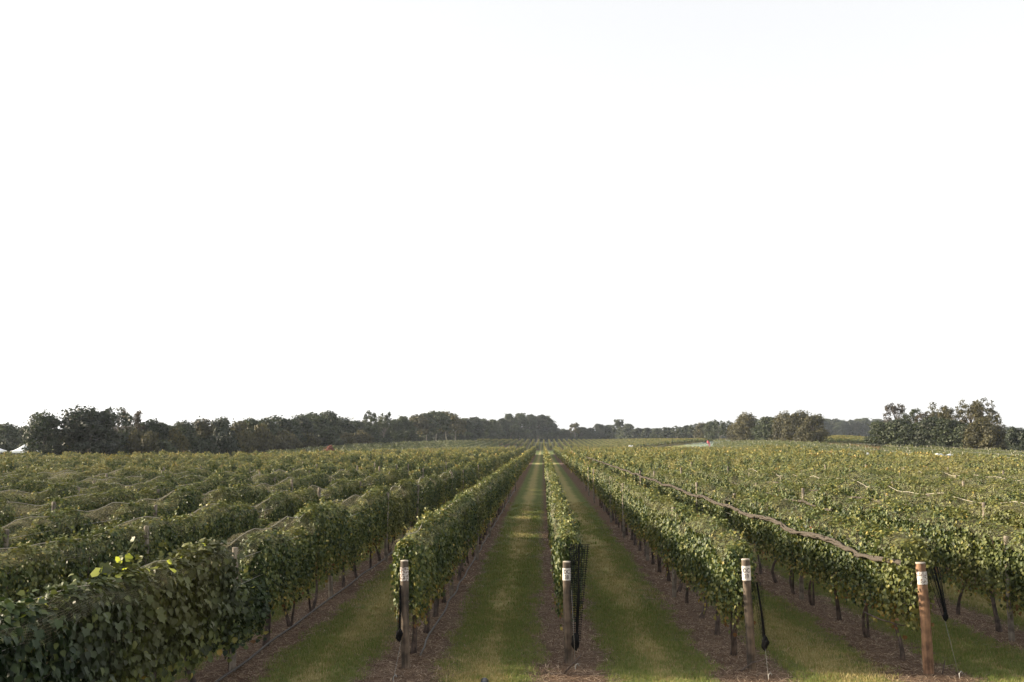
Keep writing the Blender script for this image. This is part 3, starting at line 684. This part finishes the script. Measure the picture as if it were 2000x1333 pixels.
branch(eO + [-.62, .9, .55], [[0, 0, .16], [.2, -.2, .08], [.45, -.4, .03], [.52, -.45, .06]], .014, 'bare grey vine cane reaching towards the orange post')
# ground spotlights
def spotlight(p, aim, label, energy, tilt):
    root = link('garden_spotlight', None, None, p); h = 0.26
    g = Geo(); g.tube([[0, 0, -.1], [0, 0, h - .05]], .011, 8); link('stake', g.mesh('stake', M['black'], smooth=True), root)
    g = Geo(); a = np.array([math.cos(tilt) * aim[0], math.cos(tilt) * aim[1], math.sin(tilt)]); c = np.array([0, 0, h])
    t = np.array([-.085, -.080, -.06, -.02, .05, .085, .09]); rr = np.array([.012, .030, .042, .047, .048, .053, .053])
    g.tube(c + t[:, None] * a, rr, 16); link('housing', g.mesh('housing', M['black'], smooth=True), root)
    g = Geo(); g.tube(c + np.array([.0895, .093])[:, None] * a, .046, 16); link('lens', g.mesh('lens', M['lens']), root)
    g = Geo(); g.tube([[-.05, 0, h], [-.054, 0, h - .05], [0, 0, h - .06], [.054, 0, h - .05], [.05, 0, h]], .006, 6); link('bracket', g.mesh('bracket', M['black']), root)
    tag(root, label, 'spotlight', 'garden spotlights at the bottom edge')
    li = bpy.data.lights.new('spot_beam', 'SPOT'); li.energy = energy; li.color = (1.0, 0.66, 0.26); li.spot_size = math.radians(120); li.spot_blend = 0.9; li.shadow_soft_size = 0.04
    lo = link('spot_beam', li, root); v = Vector(a) + Vector((0, 0, -.12)); lo.rotation_euler = v.to_track_quat('-Z', 'Y').to_euler(); lo.location = c + a * 0.11
s1, s2 = at(945, 1334, 12.9), at(1727, 1330, 12.8)
spotlight((s1[0], s1[1], 0), (0.05, 1.0), 'black garden spotlight cut by the bottom edge, left of the OC 38 post', 9, 0.1)
spotlight((s2[0], s2[1], 0), (-0.25, 0.97), 'black garden spotlight on the grass left of the orange post', 16, 0.1)

# sunlit shoot rising out of the lower left row
def tall_shoot():
    best = min((o for o in COL.objects if o.name.startswith('grapevine')), key=lambda o: abs(o.location.x - row_x(-2)) * 10 + abs(o.location.y - 11.0))
    o = np.array(best.location); base = at(196, 1112, 10.7) - o; tip = at(266, 1055, 11.2) - o
    t = np.linspace(0, 1, 9)[:, None]; pts = base * (1 - t) + tip * t + np.array([0, 0, -.10]) * np.sin(t * math.pi)
    g = Geo(); g.tube(pts, np.linspace(.008, .003, 9), 5); sh = link('shoot', g.mesh('shoot', M['vine'], smooth=True), best); tag(sh, 'sunlit yellow-green shoot rising above the row')
    for i in range(0, 9):
        for s in ((-1, 1) if i < 5 else (1 if i % 2 else -1,)):
            sz = (0.115 - i * .007) * rv.uniform(.7, 1.2)
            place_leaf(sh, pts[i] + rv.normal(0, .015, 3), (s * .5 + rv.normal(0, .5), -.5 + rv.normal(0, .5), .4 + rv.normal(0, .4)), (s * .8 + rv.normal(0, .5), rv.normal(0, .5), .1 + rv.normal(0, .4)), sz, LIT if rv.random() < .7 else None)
tall_shoot()

# ------------------------------------------------------------------ grass and litter on the near ground
def tuft(r, n, h, w, spread, mat, flat=0.0):
    V, F, tn = [], [], []
    for i in range(n):
        a = r.uniform(0, 6.28); p = np.array([r.normal(0, spread), r.normal(0, spread), 0]); l = h * r.uniform(.5, 1.3)
        d = np.array([math.cos(a), math.sin(a), 0]); s = np.array([-d[1], d[0], 0]) * w * r.uniform(.7, 1.3)
        lean = r.uniform(.15, .7) if not flat else flat
        up = np.array([0, 0, 1.0]) if not flat else np.array([0, 0, r.uniform(.02, .25)])
        q1, q2 = p + d * lean * l * .4 + up * l * .6, p + d * lean * l + up * l * (1.0 if not flat else .6)
        b = len(V); V += [p - s, p + s, q1 + s * .8, q1 - s * .8, q2]; F += [(b, b + 1, b + 2), (b, b + 2, b + 3), (b + 3, b + 2, b + 4)]; tn += [r.uniform(.1, .95) ** 1.3] * 5
    return mesh_np('tuft', V, np.array(F), mat, tone=np.array(tn))
rg = np.random.default_rng(31)
TUFTS = [tuft(rg, 22, 0.055, 0.0035, 0.05, M['grass']) for _ in range(6)]
DRYT = [tuft(rg, 16, 0.045, 0.0035, 0.06, M['straw_grass']) for _ in range(4)]
LITTER = [tuft(rg, 11, 0.14, 0.006, 0.09, M['straw'], 1.0) for _ in range(5)]
pts = []
def field(n, y0, y1):
    y = np.sqrt(rg.uniform(y0 ** 2, y1 ** 2, n)); x = rg.uniform(-0.57, 0.51, n) * y
    return x, y
xs = np.array([row_x(k) for k in range(-14, 16)])
def row_dist(x): return np.min(np.abs(x[:, None] - xs[None]), axis=1)
gp_, lp_, dp_ = [], [], []
for n, a, b, sc in ((30000, 12, 20, .9), (30000, 20, 32, 1.1), (22000, 32, 55, 1.5)):
    x, y = field(n, a, b); d = row_dist(x) + rg.normal(0, .07, n) + 0.12 * np.sin(x * 3.1 + y * 1.7) * np.sin(y * .9)
    bare = (y < 14.6 + .3 * np.sin(x * 3)) & (d < .62)
    mid = np.clip((d - .80 + .25 * np.sin(y * .23 + x) + .18 * np.sin(y * .71 + 2 * x)) / .35, 0, 1)
    pick = rg.random(n)
    kd = (d > .52) & ~bare & (pick < mid * .75)
    dp_.append(np.stack([x[kd], y[kd], np.zeros(kd.sum()), rg.uniform(0, 6.28, kd.sum()), sc * rg.uniform(.7, 1.3, kd.sum()), sc * rg.uniform(.6, 1.2, kd.sum()), np.ones(kd.sum())], -1))
    k = (d > .52) & ~bare & (pick >= mid * .9) & (rg.random(n) < np.clip((58 - y) / 22, .0, 1))
    gp_.append(np.stack([x[k], y[k], np.zeros(k.sum()), rg.uniform(0, 6.28, k.sum()), sc * rg.uniform(.7, 1.3, k.sum()), sc * rg.uniform(.6, 1.3, k.sum()), np.ones(k.sum())], -1))
for n, a, b, sc in ((26000, 12, 22, 1.0), (20000, 22, 40, 1.4)):
    x, y = field(n, a, b); d = row_dist(x) + rg.normal(0, .06, n)
    k = d < .62
    lp_.append(np.stack([x[k], y[k], np.full(k.sum(), .004), rg.uniform(0, 6.28, k.sum()), sc * rg.uniform(.5, 1.3, k.sum()), sc * rg.uniform(.6, 1.2, k.sum()), np.ones(k.sum())], -1))
tag(scatter('grass', np.vstack(gp_), TUFTS, 3), 'short mown grass in the alleys between the rows', 'grass')
tag(scatter('dry_grass', np.vstack(dp_), DRYT, 5), 'worn dry grass along the middle of the alleys', 'grass')
tag(scatter('straw_litter', np.vstack(lp_), LITTER, 4), 'dry straw and cuttings on the bare soil under the vines', 'litter')

# ------------------------------------------------------------------ trees
def crown_mesh(r, H, W, z0, lobes, lr, per, card, mat, open_=0.0, top=1.0, name='crown'):
    """leafy clumps set through the crown's volume; returns mesh and clump centres"""
    C, R = [], []
    for i in range(lobes):
        a = r.uniform(0, 6.28); u = r.uniform(0, 1) ** .7
        zc = z0 + (H - z0) * (0.10 + 0.86 * u); prof = math.sin(math.pi * min(1, (0.16 + 0.84 * (1 - u)) ** .8) * .5) if top else 1
        if open_: prof = max(prof, .62)
        rad = W / 2 * prof * math.sqrt(r.uniform(.25, 1)) * .82
        C.append((rad * math.cos(a), rad * math.sin(a), min(zc - lr * .5 + r.normal(0, .035) * H, H - lr * .3))); R.append(lr * r.uniform(.5, 1.4))
    C, R = np.array(C), np.array(R)
    P, Nn, T, tone = [], [], [], []
    for c, q in zip(C, R):
        k = int(per * (q / lr) ** 2); v = r.normal(0, 1, (k, 3)); v /= np.linalg.norm(v, axis=1)[:, None]; v[:, 2] = np.where(r.random(k) < .6, np.abs(v[:, 2]), v[:, 2])
        rad = q * (r.uniform(0, 1, k) ** (.3 if not open_ else .55)) * np.where(r.random(k) < .12, r.uniform(1.1, 1.5, k), 1.0) * (1 + .25 * np.sin(v[:, 0] * 5 + c[0]) * np.sin(v[:, 2] * 6 + c[1]))
        P.append(c + v * rad[:, None] * [1.05, 1.05, .85]); Nn.append(v + r.normal(0, .55, (k, 3))); T.append(r.normal(0, 1, (k, 3)) - [0, 0, .5]); tone.append(np.clip(r.normal(.48, .15) + r.normal(0, .16, k), 0.02, .98))
    P, Nn, T, tone = np.vstack(P), np.vstack(Nn), np.vstack(T), np.concatenate(tone)
    ok = P[:, 2] > 0.1; P, Nn, T, tone = P[ok], Nn[ok], T[ok], tone[ok]
    V, F, tn = leaf_cloud(P, Nn, T, card * r.uniform(.6, 1.4, len(P)), tone, LEAF2)
    return mesh_np(name, V, F, mat, tone=tn), C
def trunk_mesh(r, H, rad, C, mat, split=0.35, n_limb=12):
    g = Geo(); z = np.linspace(-.2, H * .8, 8); ph = r.uniform(0, 6, 2); w = H * .02
    pts = np.stack([w * np.sin(z / H * 5 + ph[0]), w * np.sin(z / H * 4 + ph[1]), z], -1); g.tube(pts, np.linspace(rad, rad * .3, 8), 7)
    for c in C[r.permutation(len(C))[:n_limb]]:
        zz = max(H * split, min(c[2] * .7, H * .7)) * r.uniform(.8, 1); b = np.array([np.interp(zz, z, pts[:, 0]), np.interp(zz, z, pts[:, 1]), zz])
        mid = (b + c) / 2 + r.normal(0, H * .02, 3) + [0, 0, H * .03]
        g.tube([b, mid, c], [rad * .42, rad * .27, rad * .08], 5)
    return g.mesh('trunk', mat, smooth=True)
KINDS = {}   # kind: list of (crown, trunk, H, W)
def make_kind(key, n, H, W, z0, lobes, lr, per, card, mats, bark, rad, split=.35, open_=0.0, n_limb=12):
    r = np.random.default_rng(sum(map(ord, key))); L = []
    for i in range(n):
        cm, C = crown_mesh(r, H, W, z0, lobes, lr, per, card, M[mats[i % len(mats)]], open_); L.append((cm, trunk_mesh(r, H, rad, C, M[bark], split, n_limb), H, W))
    KINDS[key] = L
make_kind('round', 3, 8, 8, 0.2, 58, 1.25, 150, 0.34, ['tree_dark', 'tree_mid'], 'tree_bark', .22)
make_kind('wispy', 2, 9, 8, 2.0, 90, 0.5, 34, 0.22, ['tree_brown', 'tree_dark'], 'tree_bark', .2, .25, 1.0, 30)
make_kind('bushy', 5, 8, 7, 0.1, 50, 1.15, 150, 0.36, ['tree_dark', 'tree_mid', 'tree_dark', 'tree_olive', 'tree_mid'], 'tree_bark', .2)
make_kind('tall', 4, 14, 9, 6.0, 40, 1.5, 150, 0.55, ['tree_mid', 'tree_olive'], 'pale_bark', .2, .45)
make_kind('wood', 4, 15, 12, 1.0, 62, 1.6, 150, 0.60, ['tree_dark', 'tree_mid'], 'tree_bark', .3)
make_kind('airy', 4, 12, 9, 4.0, 80, 0.7, 42, 0.38, ['tree_mid', 'tree_olive'], 'tree_bark', .2, .3, 1.0, 26)
make_kind('olive', 4, 9, 9, 0.6, 56, 1.3, 160, 0.36, ['tree_olive', 'tree_mid'], 'tree_bark', .22, .25, 0.0, 16)
make_kind('open', 4, 11, 9, 2.8, 84, 0.6, 44, 0.25, ['tree_olive', 'tree_brown', 'tree_mid'], 'tree_bark', .22, .22, 1.0, 34)
make_kind('conifer', 2, 6, 4.5, 0.1, 60, 0.6, 110, 0.26, ['tree_dark'], 'tree_bark', .15)
make_kind('shrub', 3, 3.5, 5, 0.05, 34, 0.8, 130, 0.30, ['tree_dark', 'tree_mid', 'tree_olive'], 'tree_bark', .08)
rt = np.random.default_rng(77)
def tree(px, ytop, wpx, d, kind, label, name='tree', group=None, mat=None):
    p = at(px, ytop, d); z = float(terrain(p[0], d)); h = p[2] - z; w = wpx * d / FPX
    cm, tm, H, W = KINDS[kind][rt.integers(len(KINDS[kind]))]
    if mat: cm = cm.copy(); cm.materials.clear(); cm.materials.append(M[mat])
    root = link(name, None, None, (p[0], d, z), rt.uniform(0, 6.28), (w / W, w / W, h / H / .97)); root.empty_display_size = 1
    link('trunk', tm, root); c = link('crown', cm, root)
    tag(root, label, 'shrub' if name == 'shrub' else 'tree', group)
DT = lambda px: float(np.interp(px, [0, 300, 560, 700, 800, 900, 1000, 1060, 1200, 1350, 1460, 1560, 1700, 1850, 2000], [150, 132, 195, 250, 305, 370, 470, 525, 530, 420, 290, 250, 190, 176, 160]))
tree(89, 817, 92, 119, 'round', 'rounded dark tree beside the white tent at the left edge')
tree(178, 805, 142, 121, 'round', 'largest rounded dark tree at the left, in front of the wispy one')
tree(230, 797, 104, 128, 'wispy', 'tall wispy brownish tree behind the rounded dark trees at left')
tree(256, 804, 76, 133, 'wispy', 'thin wispy tree on the right of the tallest left-hand clump')
tree(12, 832, 74, 175, 'bushy', 'hazy green tree behind the white tent at the left edge')
tree(45, 838, 50, 180, 'bushy', 'low brownish green tree between the tent and the rounded tree')
line = [(270, 832), (300, 827), (330, 833), (360, 830), (395, 824), (430, 822), (463, 826), (492, 823), (522, 821), (552, 819), (588, 818), (612, 812), (640, 810), (664, 819), (690, 824)]
for i, (px, yt) in enumerate(line):
    tree(px, yt + rt.uniform(-2, 3), rt.uniform(62, 92), DT(px) + rt.uniform(-3, 6), 'bushy', 'bushy tree, %s along the left hedgerow counted from the tall wispy tree' % ORD[i], group='trees of the left hedgerow')
for i, (px, yt) in enumerate([(480, 846), (515, 838), (560, 848), (600, 846), (640, 853), (670, 850), (705, 846), (735, 850), (290, 852), (345, 848), (405, 856), (440, 850), (8, 864), (50, 868), (132, 858), (236, 846), (262, 850), (540, 858), (620, 858), (318, 862)]):
    tree(px, yt, rt.uniform(46, 70), DT(px) - 7 if px > 280 else 126 + (22 if px < 60 else 0), 'shrub', 'dark shrub, %s in the undergrowth before the left hedgerow' % ORD[i], 'shrub', 'undergrowth before the left hedgerow')
tree(724, 805, 44, 262, 'airy', 'airy tree with sky showing through, left one of the tall pair')
tree(752, 808, 44, 266, 'airy', 'airy tree with sky showing through, right one of the tall pair')
for i, (px, yt, k) in enumerate([(712, 832, 'bushy'), (742, 830, 'bushy'), (772, 822, 'wood'), (792, 818, 'wood'), (815, 812, 'tall'), (834, 809, 'tall'), (852, 806, 'tall'), (872, 809, 'tall'), (890, 815, 'tall'), (906, 820, 'wood')]):
    tree(px, yt, rt.uniform(46, 64), DT(px), k, '%s, %s from the left in the grove left of centre' % ('tall pale-trunked tree' if k == 'tall' else 'dense grey-green tree', ORD[i]), group='trees of the grove left of centre')
for i, (px, yt) in enumerate([(800, 840), (830, 842), (862, 840), (890, 842)]):
    tree(px, yt, 44, DT(px) + 12, 'wood', 'low dark tree, %s behind the pale trunks of the grove' % ORD[i], group='dark trees behind the pale trunks')
for i, (px, yt) in enumerate([(924, 818), (944, 820), (962, 822), (980, 817), (998, 813), (1016, 810), (1034, 810), (1050, 813), (1066, 816), (1076, 826)]):
    tree(px, yt + rt.uniform(-2, 2), rt.uniform(38, 56), DT(px), 'wood', 'dark tree, %s from the left in the wood behind the centre rows' % ORD[i], group='trees of the dark central wood')
far = [(1092, 843, 'wood'), (1106, 841, 'wood'), (1122, 828, 'airy'), (1138, 836, 'wood'), (1154, 838, 'wood'), (1172, 829, 'wood'), (1188, 832, 'wood'), (1208, 822, 'airy'), (1228, 830, 'wood'), (1246, 837, 'wood'), (1264, 838, 'wood'), (1284, 838, 'wood'), (1304, 837, 'wood'), (1322, 833, 'airy'), (1340, 832, 'wood'), (1216, 836, 'wood')]
for i, (px, yt, k) in enumerate(far):
    tree(px, yt, 34, DT(px) + 20, k, '%s bluish far tree, %s right of the dark central wood' % ('airy' if k == 'airy' else 'dense', ORD[i]), group='far trees right of the central wood')
for i, (px, yt, k) in enumerate([(1356, 829, 'airy'), (1372, 828, 'olive'), (1388, 826, 'olive'), (1404, 822, 'airy'), (1420, 824, 'airy'), (1436, 830, 'olive')]):
    tree(px, yt, 38, DT(px), k, '%s tree, %s from the left behind the pink cloth' % ('airy' if k == 'airy' else 'spreading olive', ORD[i]), group='trees behind the pink cloth')
tree(1456, 812, 64, 290, 'olive', 'rounded olive tree with a spiky top right of the pink cloth')
for i, (px, yt) in enumerate([(1508, 813), (1532, 810), (1560, 809), (1585, 814), (1494, 824)]):
    tree(px, yt, rt.uniform(56, 84), DT(px), 'olive', 'broad olive tree, %s in the clump above the dry meadow' % ORD[i], group='clump above the dry meadow')
for i, (px, yt, w, k) in enumerate([(1748, 789, 56, 'open'), (1778, 803, 50, 'open'), (1806, 806, 50, 'open'), (1834, 789, 58, 'open'), (1862, 797, 52, 'open'), (1893, 785, 62, 'open'), (1918, 781, 60, 'open'), (1938, 806, 44, 'open')]):
    tree(px, yt, w * 1.3, DT(px), k, 'open twiggy tree, %s from the left in the tall right-hand clump' % ORD[i], group='open trees of the right-hand clump')
for i, (px, yt, w) in enumerate([(1722, 820, 56), (1752, 822, 60), (1786, 824, 62), (1820, 824, 60), (1852, 826, 58), (1884, 828, 60), (1914, 826, 60), (1940, 836, 46)]):
    tree(px, yt + rt.uniform(-3, 4), w * 1.25, DT(px) - 5, 'bushy' if i % 2 else 'olive', 'dense low tree, %s from the left at the foot of the right-hand clump' % ORD[i], group='dense low trees of the right-hand clump')
tree(1978, 834, 42, 156, 'conifer', 'dark conifer at the right edge, left one of two')
tree(2004, 842, 40, 152, 'conifer', 'dark conifer cut by the right edge of the picture')
tree(643, 872, 26, 160, 'shrub', 'small red-leaved shrub among the young vines on the left', 'shrub', None, 'red_leaf')
# far woods that read as one mass
WP = []
for px in np.arange(-150, 2200, 9):
    for d, yt in ((760, 838 if px < 1560 or px > 1740 else 822), (800, 836 if px < 1560 or px > 1740 else 821)):
        p = at(px + rt.uniform(-4, 4), yt + rt.uniform(-3, 5) + (4 if px < 1500 else 0), d + rt.uniform(-15, 15)); z = float(terrain(p[0], p[1])) - .5; h = p[2] - z
        WP.append((p[0], p[1], z, rt.uniform(0, 6), h / 15 * 1.1, h / 15))
wp = np.array([(*w, 1.0) for w in WP]); tag(scatter('distant_woods', wp, [k[0] for k in KINDS['wood']], 9), 'bluish distant woods on the horizon behind the fields', 'woods')

# ------------------------------------------------------------------ young vineyards with pale stakes, meadow, small things in the fields
YP, SP = [], []
for k in range(-30, 40):
    x = row_x(k)
    for y in np.arange(60, 420, VL):
        px = VPX + FPX * x / y
        if k > 17 and not (1390 < px < 2030): continue
        if k <= 17 and (y < float(near_end(x)) + 6 or not (520 < px < 975 or 1350 < px < 1580)): continue
        if y > DT(px) - (26 if 1470 < px < 1715 else 9): continue
        z = float(terrain(x, y)); YP.append((x, y, z, rt.choice([0, math.pi]), 1.0, rt.uniform(.7, .85)))
        if rt.random() < .42: SP.append((x + rt.normal(0, .04), y + VL / 2, z, rt.uniform(0, 6), 1.0, rt.uniform(.85, 1.1)))
tag(scatter('young_vines', YP, YOUNG, 12), 'low young vines in rows before the tree lines', 'vines')
g = Geo(); g.tube([[0, 0, -.1], [0, 0, 1.65]], .034, 6); STAKE = g.mesh('vine_stake', M['stake'])
def STAKE_AT(px):
    for lim, t in ((640, 'left of the red shrub'), (760, 'right of the red shrub'), (1000, 'below the pale-trunked grove'), (1480, 'by the pink cloth'), (1600, 'below the dry meadow'), (1700, 'right of the dry meadow'),
                   (1760, 'below the left end of the right-hand clump'), (1820, 'left of the long white cover'), (1900, 'around the long white cover'), (1960, 'below the right end of the right-hand clump'), (9999, 'before the conifers at the right edge')):
        if px < lim: return t
SP.sort(key=lambda s: s[0] ** 2 + s[1] ** 2)
for i, s in enumerate(SP[:160]):
    o = link('vine_stake', STAKE, None, s[:3], s[3], (1, 1, s[5])); o.rotation_euler = (rt.normal(0, .03), rt.normal(0, .03), s[3])
    tag(o, 'pale thin stake among the young vines %s' % STAKE_AT(VPX + FPX * s[0] / s[1]), 'stake', 'pale stakes of the young vines')
tag(scatter('vine_stakes', SP[160:], [STAKE], 13), 'pale stakes standing in the far young vineyards', 'stakes')
FV = []
for k in range(24, 60):
    x = row_x(k)
    for y in np.arange(290, 430, VL):
        if 1560 < VPX + FPX * x / y < 1720: FV.append((x, y, float(terrain(x, y)), 0, 1.2, 1.0))
tag(scatter('hillside_vines', FV, VINE_FAR, 14), 'far vine rows between the olive clump and the right-hand clump', 'vines')
DRY = [tuft(rt, 40, 0.8, 0.03, 0.5, leaf_mat('dry_grass', [(0, (0.12, 0.085, 0.045)), (1, (0.36, 0.26, 0.14))], rough=.8)) for _ in range(3)]
DP = []
for _ in range(1500):
    px = rt.uniform(1480, 1705); d = DT(px) - rt.uniform(3, 24); x = (px - VPX) / FPX * d
    DP.append((x, d, float(terrain(x, d)), rt.uniform(0, 6), rt.uniform(.9, 1.6), rt.uniform(.8, 1.5), 1.0))
tag(scatter('dry_meadow_grass', DP, DRY, 15), 'tawny dry grass of the meadow before the olive clump', 'grass')
for i in range(5):     # bluish nets over the far rows
    x = 46.5 + i * ROW; ys = np.linspace(292, 330, 12); V, UV = [], []
    for y in ys:
        z = float(terrain(x, y))
        for u, v in ((-.45, .35), (-.35, 1.2), (0, 1.55), (.35, 1.2), (.45, .35)): V.append((x + u, y, z + v + rt.normal(0, .06))); UV.append((y, u * 2))
    q = np.array([[a * 5 + b, a * 5 + b + 1, a * 5 + b + 6, a * 5 + b + 5] for a in range(11) for b in range(4)])
    tag(link('blue_net', mesh_np('blue_net', V, q, M['net_blue'], uv=UV)), 'pale blue net over the far vines by the pink cloth, %s of five' % ORD[i], 'net', 'pale blue nets over far rows')
def pink_cloth():
    p = at(1384, 872, 300); z = float(terrain(p[0], 300)); root = link('pink_cloth', None, None, (p[0], 300, z), 0, (1.0, 1.0, 1.05))
    g = Geo(); g.tube([[0.25, 0, -.1], [-.35, 0, 2.3]], .03, 6); link('pole', g.mesh('pole', M['stake']), root)
    V = []
    for a in range(9):
        t = a / 8
        for b in range(5): V.append((-.35 + .62 * t + (b / 4 - .35) * (.25 + .55 * math.sin(t * 3)), .12 * math.sin(b * 2 + a), 2.25 - 1.7 * t))
    q = np.array([[a * 5 + b, a * 5 + b + 1, a * 5 + b + 6, a * 5 + b + 5] for a in range(8) for b in range(4)])
    f = link('cloth', mesh_np('cloth', V, q, M['pink'], smooth=True), root); sm = f.modifiers.new('thickness', 'SOLIDIFY'); sm.thickness = .03
    tag(root, 'pink-red cloth hanging on a slanted stake in the far right field', 'cloth')
pink_cloth()
def white_roll(px, py, d, length, rad, label):
    p = at(px, py, d); g = Geo(); t = np.linspace(0, 1, 14); r = np.random.default_rng(int(px))
    g.tube(np.stack([(t - .5) * length, r.normal(0, .05, 14), r.normal(0, .03, 14) + .05 * np.sin(t * 7)], -1), rad * (1 + r.normal(0, .15, 14)) * np.where((t < .03) | (t > .97), .5, 1), 8)
    tag(link('rolled_cover', g.mesh('rolled_cover', M['white_cloth'], smooth=True), None, p, 0.15), label, 'cover', 'white covers lying on the vines')
white_roll(1842, 889.5, 108, 1.8, .12, 'long white rolled cover lying on the vines at far right')
white_roll(1872, 891, 108, 1.5, .07, 'thinner white rolled cover right of the longest one')
white_roll(1695, 887, 128, .45, .13, 'small white bundle on the vines right of the dry meadow')
white_roll(1501, 883, 165, .9, .07, 'short white cover on the vines below the dry meadow')
white_roll(1232, 872, 262, 1.2, .2, 'small white bundle at the end of the far golden rows')
def tent(px, d, label):
    x = (px - VPX) / FPX * d; z = float(terrain(x, d)); root = link('canopy_tent', None, None, (x, d, z), .25); e, a = 1.95, 3.0
    V, cols = [], 17
    for i, t in enumerate(np.linspace(0, 1, 6)):
        for j in range(16):
            th = j * 2 * math.pi / 16; sq = 1 / max(abs(math.cos(th)), abs(math.sin(th))); w = 1.6 * (1 - t) ** 1.0
            V.append((w * sq * math.cos(th), w * sq * math.sin(th), e + (a - e) * t ** 1.5))
    q = [[i * 16 + j, i * 16 + (j + 1) % 16, i * 16 + 16 + (j + 1) % 16, i * 16 + 16 + j] for i in range(5) for j in range(16)]
    link('roof', mesh_np('roof', V, np.array(q), M['white_cloth']), root)
    V = [(*(np.array(V[j][:2]) * 1.003), zz) for zz in (e - .25, e + .005) for j in range(16)]
    link('valance', mesh_np('valance', V, np.array([[j, (j + 1) % 16, 16 + (j + 1) % 16, 16 + j] for j in range(16)]), M['white_cloth']), root)
    for sx in (-1, 1):
        for sy in (-1, 1):
            g = Geo(); g.tube([[1.55 * sx, 1.55 * sy, -.1], [1.55 * sx, 1.55 * sy, e]], .03, 6); link('leg', g.mesh('leg', M['wire']), root)
    tag(root, label, 'tent', 'white tents at the left edge')
tent(40, 138, 'white peaked canopy tent beside the rounded dark tree')
tent(-27, 142, 'white canopy tent cut off by the left edge of the picture')
# wires strung along the outer young rows at right
for i in range(3):
    x = row_x(20 + 3 * i); yy = np.arange(100, 190, 6.6); yy = yy[(VPX + FPX * x / yy < 2040)]
    g = Geo(); g.tube(np.stack([np.full(len(yy), x), yy, terrain(np.full(len(yy), x), yy) + 1.6], -1), .012, 4)
    tag(link('trellis_wire', g.mesh('trellis_wire', M['wire'])), 'pale wire over the young vines at far right, %s from the dense vines' % ORD[i], 'wire', 'wires of the young rows')

# ------------------------------------------------------------------ evening haze
def haze():
    m = bpy.data.materials.new('evening_haze'); m.use_nodes = True; n = m.node_tree.nodes; n.clear()
    v = n.new('ShaderNodeVolumePrincipled'); v.inputs['Color'].default_value = (0.80, 0.88, 1.0, 1); v.inputs['Density'].default_value = 0.00013; v.inputs['Anisotropy'].default_value = 0.2
    o = n.new('ShaderNodeOutputMaterial'); m.node_tree.links.new(v.outputs[0], o.inputs['Volume'])
    g = Geo(); g.box((0, 2150, 14), (6000, 5000, 34)); g.V[0][:, 2] = np.where(g.V[0][:, 2] < 0, -2.0, 32.0)
    tag(link('haze', g.mesh('haze', m)), 'thin pale haze lying over the whole vineyard', 'haze', kind='stuff')
haze()
